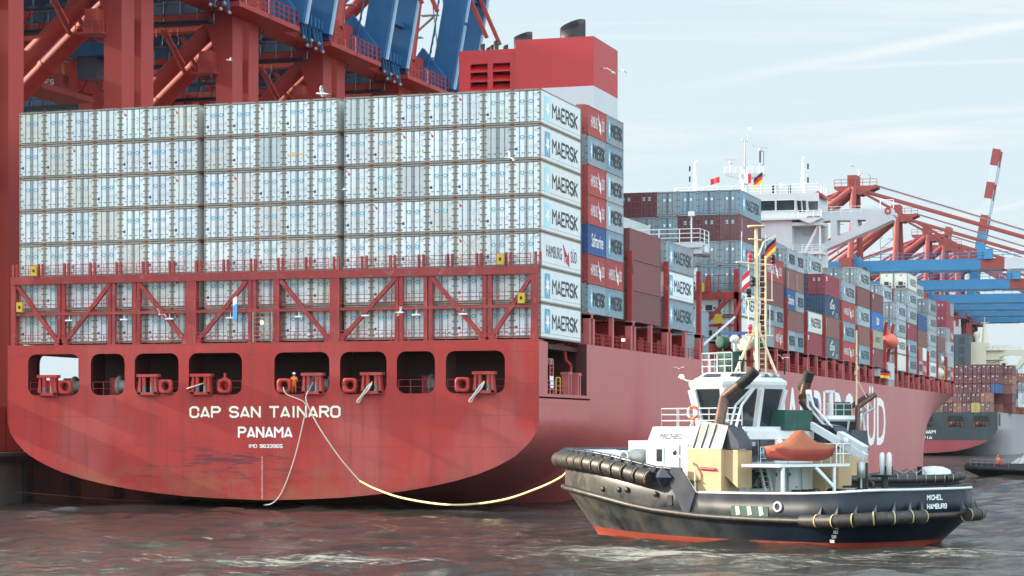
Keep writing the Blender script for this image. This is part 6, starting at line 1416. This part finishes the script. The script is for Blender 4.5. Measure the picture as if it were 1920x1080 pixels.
# ---------------------------------------------------------------- second tug, half hidden behind the first
t2 = thing('tugboat', 'black tug with dark fenders lying low behind the foreground tug', 'tugboat', (50.6, 60.5, 0), R(197.5))
ST2 = [(-.2, 0, .6, 0, 1.3, 2.3), (0, 2.2, .8, 2, 1.3, 2.3), (.6, 3.9, 1.6, 3.4, 1.2, 2.2), (2, 5.0, 3, 4.4, 1.1, 2.1), (6, 5.3, 7, 4.8, 1.0, 2.0), (14, 5.3, 14, 4.8, 1.0, 2.0), (18, 5.1, 17, 4.3, 1.3, 2.6), (22, 4.2, 20, 3, 1.6, 3.0), (25, 2.6, 23, 1.2, 1.8, 3.2), (26.5, 0, 24.5, 0, 1.9, 3.3)]
tug_hull(ST2, [M['navy'], M['boot_red'], M['hood_navy']], 'hull', t2)
MB().add([(p[0], p[1] * .96, 1.9) for p in ST2] + [(p[0], -p[1] * .96, 1.9) for p in ST2[::-1]], [tuple(range(20))]).build('deck', M['navy'], t2)
for s in (-1, 1):
    mb = MB(); mb.path([(p[0] - (.25 if p[1] < 3 and p[0] < 2 else 0), s * (p[1] + .2), p[5] - .35) for p in ST2], .42, 10); mb.build('fender', M['rubber'], t2)
    mb = MB(); mb.path([(p[0] - (.2 if p[1] < 3 and p[0] < 2 else 0), s * (p[1] + .15), p[4] - .3) for p in ST2], .28, 10); mb.build('fender', M['rubber'], t2)
for k in range(9): MB().lathe((1.2 + k * .95, 5.45 if k > 0 else 5.0, 1.78), [(.44, -.03), (.47, -.03), (.47, .03), (.44, .03)], 12, 0, 'x').build('fender_band', M['steel'], t2)
MB().lathe((9.8, 5.75, 1.1), [(.35, -.12), (.6, -.12), (.6, .12), (.35, .12)], 14, 0, 'y').build('tyre', M['rubber'], t2)
MB().box(11.5, 19, -3.2, 3.2, 1.9, 5.0).build('deckhouse', M['tug_white'], t2)
for s in (-1, 1):
    c2 = place(None, 'funnel_casing', t2); y0, y1 = sorted((s * 2.4, s * 4.0)); MB().box(9.6, 11.8, y0, y1, 1.9, 4.6).build('casing_wall', M['cream'], c2)
    MB().prism([(11.9, 4.6), (9.5, 4.6), (9.7, 6.6), (11.2, 6.7)], y0, y1).build('hood', M['hood_navy'], c2)
    MB().tube((10.6, s * 3.2, 6.6), (10.5, s * 2.9, 9.0), .27, 10).tube((10.5, s * 2.9, 9.0), (8.6, s * 2.3, 10.3), .27, 10).build('exhaust_pipe', M['exhaust'], c2)
    MB().tube((9.9, s * 2.9, 6.4), (9.9, s * 2.7, 8.2), .12, 8).tube((9.9, s * 2.7, 8.2), (8.8, s * 2.4, 8.9), .12, 8).build('silencer_pipe', M['steel'], c2)
ww = place(None, 'wheelhouse', t2, (0, 0, -.75)); cx2 = 12.4
def ring2(r, z): return [(cx2 + r * math.cos(R(22.5 + 45 * k)), r * math.sin(R(22.5 + 45 * k)), z) for k in range(8)]
mb = MB().loft([ring2(2.0, 5.0), ring2(2.1, 6.2)], closed=True, sm=False).loft([ring2(2.7, 8.3), ring2(2.85, 8.5), ring2(2.2, 8.9)], closed=True, sm=False); mb.add(ring2(2.2, 8.9), [tuple(range(8))]); mb.build('wheelhouse_shell', M['tug_white'], ww)
for k in range(8):
    a0, a1, b0, b1 = Vector(ring2(2.1, 6.2)[k]), Vector(ring2(2.7, 8.3)[k]), Vector(ring2(2.1, 6.2)[(k + 1) % 8]), Vector(ring2(2.7, 8.3)[(k + 1) % 8])
    MB().beam(a0, a1, .2, .2).build('pillar', M['tug_white'], ww); MB().add([a0.lerp(b0, .08), a0.lerp(b0, .92), a1.lerp(b1, .93), a1.lerp(b1, .07)], [(0, 1, 2, 3)]).build('window', M['glass'], ww)
MB().box(11.0, 12.4, -.9, .9, 8.9, 10.3).build('canvas_cover', M['canvas_green'], ww)
MB().rail([(10.9, 1.5, 8.9), (14.2, 1.5, 8.9)], 1.2, .04, .8, 2).build('railing', M['tug_white'], ww)
MB().tube((13, .3, 8.9), (13, .3, 11.2), .15, 8).beam((12.5, .3, 11.4), (13.5, .3, 11.4), .3, .25).build('radar', M['tug_white'], ww)
MB().tube((10.2, 0, 8.0), (10.2, 0, 17.0), .1, 8).beam((10.2, -.9, 12.4), (10.2, .9, 12.4), .08, .08).beam((10.2, -.6, 14.4), (10.2, 1.3, 14.4), .08, .08).box(10.1, 10.3, -.8, -.6, 12.4, 12.8).box(10.1, 10.3, .5, .7, 12.9, 13.3).tube((8.6, 0, 9), (10.2, 0, 12), .05, 5).build('mast', M['mast_cream'], t2)
MB().lathe((14.6, .3, 10.2), [(0, -.7), (.35, -.6), (.4, .4), (0, .6)], 10).tube((14.6, .3, 8.3), (14.6, .3, 9.7), .1, 6).build('searchlight', mat('cover_blue', (.02, .05, .12), .6, .1, 1), ww)
for x, y in ((4, 2), (7, 2), (7, -2)): MB().lathe((x, y, 1.9), [(.25, 0), (.25, .9), (.3, 1), (0, 1)], 10).build('bollard', M['black'], t2)
MB().path([(3.5, 3.2, 2.2), (4.0, 3.6, 2.7), (4.6, 3.3, 2.2), (5.2, 3.7, 2.7), (5.9, 3.3, 2.2), (6.6, 3.6, 2.6)], .05, 5).build('coiled_line', M['rope_white'], t2)
MB().lathe((2.2, 0, 2.0), [(1.9, 0), (1.75, .5), (1.0, .85), (0, .95)], 16).build('towing_bow', M['tug_white'], t2)
# ---------------------------------------------------------------- pilot boat at the right edge
pb = thing('pilot_boat', 'small black and white pilot boat entering the photo from the right edge', 'boat', (51.6, 162.3, 0), R(0))
pb.rotation_euler = (0, 0, R(197)); pb.location = (53.8, 162.8, 0)
STP = [(-8, 0, -7.8, 0, .7, 1.15), (-8, 2.2, -7.8, 2.0, .7, 1.15), (0, 2.5, 0, 2.1, .7, 1.2), (6, 2.4, 5, 1.7, .8, 1.3), (9, 1.9, 8, 1.0, .9, 1.4), (11.5, 1.1, 10, .5, .95, 1.5), (13.6, 0, 11.4, 0, 1.0, 1.6)]
tug_hull(STP, [M['black'], M['black'], M['black']], 'hull', pb)
MB().add([(p[0], p[1] * .95, 1.3) for p in STP] + [(p[0], -p[1] * .95, 1.3) for p in STP[::-1]], [tuple(range(14))]).build('deck', M['steel'], pb)
MB().prism([(7.2, 1.3), (5.4, 2.7), (-6, 2.7), (-6, 1.3)], -1.8, 1.8).build('deck_cabin', M['tug_white'], pb)
MB().prism([(5.0, 2.7), (3.9, 3.9), (-3.5, 3.9), (-4, 2.7)], -1.6, 1.6).build('wheelhouse', M['tug_white'], pb)
MB().box(-3.6, 3.9, -1.75, 1.75, 3.9, 4.05).tube((2, -1, 4.0), (2, -1, 4.6), .06, 5).box(.5, 1.6, -.3, .3, 4.05, 4.4).tube((-1, 0, 4), (-1, 0, 5.4), .05, 5).build('cabin_roof', M['tug_white'], pb)
for x0, x1 in ((3.2, 4.2), (1.7, 2.9), (.2, 1.4), (-1.4, -.2)):
    w = MB().prism([(x1 - .0, 2.95), (x1 - .25 if x1 > 4 else x1, 3.7), (x0, 3.7), (x0, 2.95)], 1.55, 1.64).build('window', M['glass'], pb)
for x in (6.2, 5.5, 4.8): MB().prism([(x + .45, 1.5), (x - .4, 2.6), (x - .65, 2.6), (x + .2, 1.5)], 1.78, 1.86).build('cabin_rib', M['steel'], pb)
MB().rail([(12.8, .4, 1.5), (10.5, 1.4, 1.4), (7.6, 2.1, 1.3)], 1.1, .03, .9, 2).build('railing', M['steel'], pb)
MB().lathe((8.6, 1.9, 2.0), [(.28, -.05), (.42, -.05), (.42, .05), (.28, .05)], 14, 0, 'y').build('lifebuoy_ring', M['sticker_red'], pb)
lettering('boat_name', 'LOTSE 4', (3.5, 2.5, .35), (-1, .02, 0), 3.6, .5, (.8, .82, .82), .03, pb, .03)
lettering('pilot_sign', 'PILOT', (2.6, 1.8, 1.75), (-1, 0, 0), 2.4, .55, (.1, .3, .55), .03, pb, .03)
# ---------------------------------------------------------------- people
def person(label, pos, rot, pose, overall, helmet, skinc=(.42, .22, .14)):
    t = thing('person', label, 'person', pos, rot)
    me = bpy.data.meshes.new('body'); J = dict(pel=(0, 0, .95, .15), sto=(.01, 0, 1.15, .145), che=(.03, 0, 1.36, .16), nek=(.05, 0, 1.5, .06), hd0=(.07, 0, 1.58, .085), hd1=(.08, 0, 1.70, .09),
        shL=(.02, .19, 1.42, .065), elL=pose['elL'] + (.05,), wrL=pose['wrL'] + (.035,), haL=pose['haL'] + (.04,), shR=(.02, -.19, 1.42, .065), elR=pose['elR'] + (.05,), wrR=pose['wrR'] + (.035,), haR=pose['haR'] + (.04,),
        hiL=(0, .10, .88, .105), knL=(.03, .12, .48, .07), anL=pose.get('anL', (-.02, .13, .09)) + (.045,), toL=(.16, .14, .04, .04), hiR=(0, -.10, .88, .105), knR=(.03, -.12, .48, .07), anR=pose.get('anR', (-.02, -.13, .09)) + (.045,), toR=(.16, -.14, .04, .04))
    K = list(J); E = [('pel', 'sto'), ('sto', 'che'), ('che', 'nek'), ('nek', 'hd0'), ('hd0', 'hd1'), ('che', 'shL'), ('shL', 'elL'), ('elL', 'wrL'), ('wrL', 'haL'), ('che', 'shR'), ('shR', 'elR'), ('elR', 'wrR'), ('wrR', 'haR'), ('pel', 'hiL'), ('hiL', 'knL'), ('knL', 'anL'), ('anL', 'toL'), ('pel', 'hiR'), ('hiR', 'knR'), ('knR', 'anR'), ('anR', 'toR')]
    me.from_pydata([J[k][:3] for k in K], [(K.index(a), K.index(b)) for a, b in E], [])
    ob = bpy.data.objects.new('body', me); COL.objects.link(ob)
    md = ob.modifiers.new('s', 'SKIN'); sub = ob.modifiers.new('u', 'SUBSURF'); sub.levels = 2; sub.render_levels = 2
    for i, k in enumerate(K): me.skin_vertices[0].data[i].radius = (J[k][3], J[k][3]); me.skin_vertices[0].data[i].use_root = (k == 'pel')
    nm = bpy.data.meshes.new_from_object(ob.evaluated_get(bpy.context.evaluated_depsgraph_get())); bpy.data.objects.remove(ob)
    sk = bpy.data.materials.get('skin') or mat('skin', skinc, .5, .05, 4); bt_ = M['black']
    nm.materials.clear(); [nm.materials.append(m) for m in (M[overall], sk, bt_)]
    for p in nm.polygons:
        c = p.center; hl, hr = Vector(pose['haL']), Vector(pose['haR'])
        p.material_index = 1 if (c.z > 1.5 or (c - hl).length < .09 or (c - hr).length < .09) else (2 if c.z < .14 else 0); p.use_smooth = True
    place(nm, 'body', t)
    MB().lathe((.07, 0, 1.70), [(.155, 0), (.14, .03), (.125, .09), (.07, .145), (0, .16)], 14).build('helmet', M[helmet], t)
    MB().box(.155, .17, -.035, .035, 1.60, 1.615, 0).lathe((.165, 0, 1.645), [(.0, -.02), (.018, 0), (.0, .03)], 6).build('face', sk, t)
    return t
mk('hivis', (.85, .20, .02), .6, .08, 2); mk('red_overall', (.55, .03, .03), .6, .08, 2)
person('crew member in orange overalls and white helmet leaning over the stern rail', (2.62, -1.05, 9.62), R(-75), dict(elL=(.12, .30, 1.18), wrL=(.30, .22, 1.05), haL=(.37, .19, 1.03), elR=(.06, -.32, 1.16), wrR=(.22, -.24, 1.0), haR=(.29, -.2, .97), anL=(-.15, .13, .09)), 'hivis', 'warmwhite')
person('crew member in red overalls watching behind the fairlead in a stern opening', (-3.95, -.6, 9.62), R(-60), dict(elL=(.10, .28, 1.2), wrL=(.26, .15, 1.3), haL=(.30, .12, 1.36), elR=(.0, -.30, 1.15), wrR=(.1, -.3, .9), haR=(.12, -.3, .83)), 'red_overall', 'flag_red')
person('crew member in an orange jacket standing on the pilot boat foredeck', (45.6, 158.7, 1.3), R(-90), dict(elL=(.0, .29, 1.15), wrL=(.05, .30, .9), haL=(.06, .3, .83), elR=(.1, -.28, 1.2), wrR=(.25, -.2, 1.1), haR=(.3, -.18, 1.1)), 'hivis', 'hivis')
# ---------------------------------------------------------------- ropes
def atd(px, py, d):
    l = (px - 960) / 4273; v = (811 - py) / 4273; S, Cc = math.sin(YAW), math.cos(YAW); return (CX + d * (l * Cc - S), CY + d * (l * S + Cc), CZ + d * v)
def rope(label, pts, r, m, name='mooring_rope'):
    mb = MB().path(smooth(pts), r, 6, 0); o = mb.build(name, M[m]); return tag(o, label, 'rope')
bow = tug.location + Matrix.Rotation(R(152.487), 3, 'Z') @ Vector((27.3, 1.2, 3.9))
rope('white messenger rope running from the central stern opening down to the yellow tow rope', [(4.6, -1.6, 10.6), (4.2, -1.95, 9.7), atd(574, 750, 190.6), atd(584, 775, 190.2), atd(605, 812, 189.6), atd(640, 862, 189), atd(675, 902, 188.4)], .055, 'rope_white')
rope('yellow tow rope sagging from under the ship stern to the tug bow', [atd(675, 902, 188.4), atd(705, 917, 187), atd(760, 935, 183), atd(850, 947, 176), atd(940, 938, 168), atd(1010, 915, 162), atd(1050, 896, 158), tuple(bow)], .085, 'rope_yellow', 'tow_rope')
rope('grey rope hanging from the ring fairlead down into the water', [(2.0, -1.9, 10.2), (2.4, -2.05, 9.6), atd(573, 757, 190.4), atd(569, 790, 190.5), atd(552, 860, 191), atd(530, 920, 191.5), atd(512, 943, 191.8), atd(495, 947, 192.5)], .055, 'rope_white')
rope('taut mooring rope running left from the fourth stern opening to the quay', [(-5.4, -1.7, 10.6), (-6.5, -2.2, 10.2), atd(300, 741, 199), atd(0, 773, 214), atd(-60, 780, 217)], .06, 'rope_white')
for x, l in ((9.9, 'doubled grey rope loop hanging from the sixth stern opening'), (19.7, 'doubled grey rope loop hanging from the rightmost stern opening')):
    rope(l, [(x, -1.7, 10.6), (x - .3, -2.1, 10.1), (x - .9, -2.15, 9.3), (x - 1.15, -2.15, 9.0), (x - 1.0, -2.15, 8.9), (x - .7, -2.15, 9.4), (x - .2, -2.15, 9.9), (x + .1, -2.0, 10.5)], .07, 'rope_white')
rope('thin dark line slung low over the water by the left quay', [atd(-20, 918, 205), atd(100, 928, 205), atd(200, 936, 204), atd(290, 941, 203)], .03, 'rust')
# ---------------------------------------------------------------- gulls
mk('gull', (.68, .68, .66), .7, .05, 3); mk('gull_grey', (.30, .31, .33), .7, .1, 3); mk('gull_dark', (.03, .03, .03), .7, .1, 3); mk('beak', (.6, .3, .03), .5, .1, 3)
def gull(px, py, d, span, yaw, lift, roll, label):
    t = thing('gull', label, 'gull', atd(px, py, d), R(yaw), 'gulls flying round the ship'); t.rotation_euler = (R(roll), 0, R(yaw))
    k = span / 1.3; mb = MB(); secs = []
    for x, r in ((-.34, .012), (-.22, .04), (-.1, .065), (.04, .072), (.14, .055), (.19, .045), (.235, .05), (.27, .035), (.30, .008)):
        secs.append([(x * k, r * k * math.cos(a), r * k * math.sin(a) + (.02 * k if x > .15 else 0)) for a in [2 * math.pi * i / 8 for i in range(8)]])
    mb.loft(secs, closed=True); mb.add([(-.3 * k, 0, 0), (-.46 * k, .07 * k, .01), (-.47 * k, -.07 * k, .01)], [(0, 1, 2)]); mb.build('body', M['gull'], t)
    MB().tube((.29 * k, 0, .02 * k), (.35 * k, 0, .01 * k), .013 * k, 5, 0, .003).build('beak', M['beak'], t)
    for s in (-1, 1):
        mb = MB(); st = [(0, .10, -.08, 0), (.18, .12, -.06, .10), (.34, .11, -.05, .16), (.5, .04, -.09, .13), (.66, -.10, -.16, .06)]
        rows = []
        for y, f, b, z in st:
            zz = z * lift * k; rows.append([(f * k, s * y * k, zz + .012 * k), ((f + b) / 2 * k, s * y * k, zz + .028 * k), (b * k, s * y * k, zz), ((f + b) / 2 * k, s * y * k, zz - .004 * k)])
        mb.loft(rows, closed=True, mfun=lambda j, i: 1 if j == 3 else 0); mb.build('wing', [M['gull_grey'] if lift < 0 else M['gull'], M['gull_dark']], t)
    return t
for a in ((604, 176, 120, 1.35, 200, 1.2, 25, 'large white gull gliding just above the middle stack block'), (430, 113, 190, 1.1, 170, 1, -20, 'gull flying in front of the crane legs at upper left'), (1150, 137, 110, 1.35, 90, 1.1, 10, 'gull with spread wings crossing the right side of the funnel'),
          (1611, 328, 150, 1.5, 105, 2.2, 32, 'dark gull banking in the sky above the bridge wing'), (1273, 692, 165, 1.0, 95, 1.2, 0, 'small gull low in front of the pink hull side'), (745, 294, 170, 1.2, 120, 1.2, 20, 'gull in front of the second row of right reefer block'),
          (868, 268, 165, 1.0, 150, 1.2, -30, 'gull in front of the top rows right of centre'), (955, 296, 160, 1.3, 60, 1.4, 50, 'gull with raised wings near the right end of the reefer wall'), (645, 356, 175, .8, 30, 1, 20, 'tiny gull in front of the gap left of the right block'),
          (490, 432, 180, 1.0, 70, 1.5, 30, 'pale gull in front of the fourth reefer row, left of centre'), (750, 586, 170, 1.3, 40, 1.0, -45, 'white gull diving in front of the lashing bridge right of centre'), (577, 628, 175, 1.0, 150, 1.2, 10, 'white gull low over the lashing bridge walkway'),
          (299, 590, 172, 1.2, 110, 1.6, 40, 'gull with raised wing in front of the left lashing bridge brace'), (1468, 672, 160, 1.1, 100, 1.1, 15, 'gull beside the tug mast before the side railings')):
    gull(*a)
# ---------------------------------------------------------------- harbour air
hz = MB().box(-420, 460, -190, 2100, -7, 150).build('haze', bpy.data.materials.new('haze_air')); hz['kind'] = 'stuff'
hm = bpy.data.materials['haze_air']; hm.use_nodes = True; hm.node_tree.nodes.clear()
ho = hm.node_tree.nodes.new('ShaderNodeOutputMaterial'); hv = hm.node_tree.nodes.new('ShaderNodeVolumePrincipled')
hv.inputs['Color'].default_value = (.86, .92, 1, 1); hv.inputs['Density'].default_value = .000015; hv.inputs['Anisotropy'].default_value = .2
hm.node_tree.links.new(hv.outputs[0], ho.inputs['Volume'])
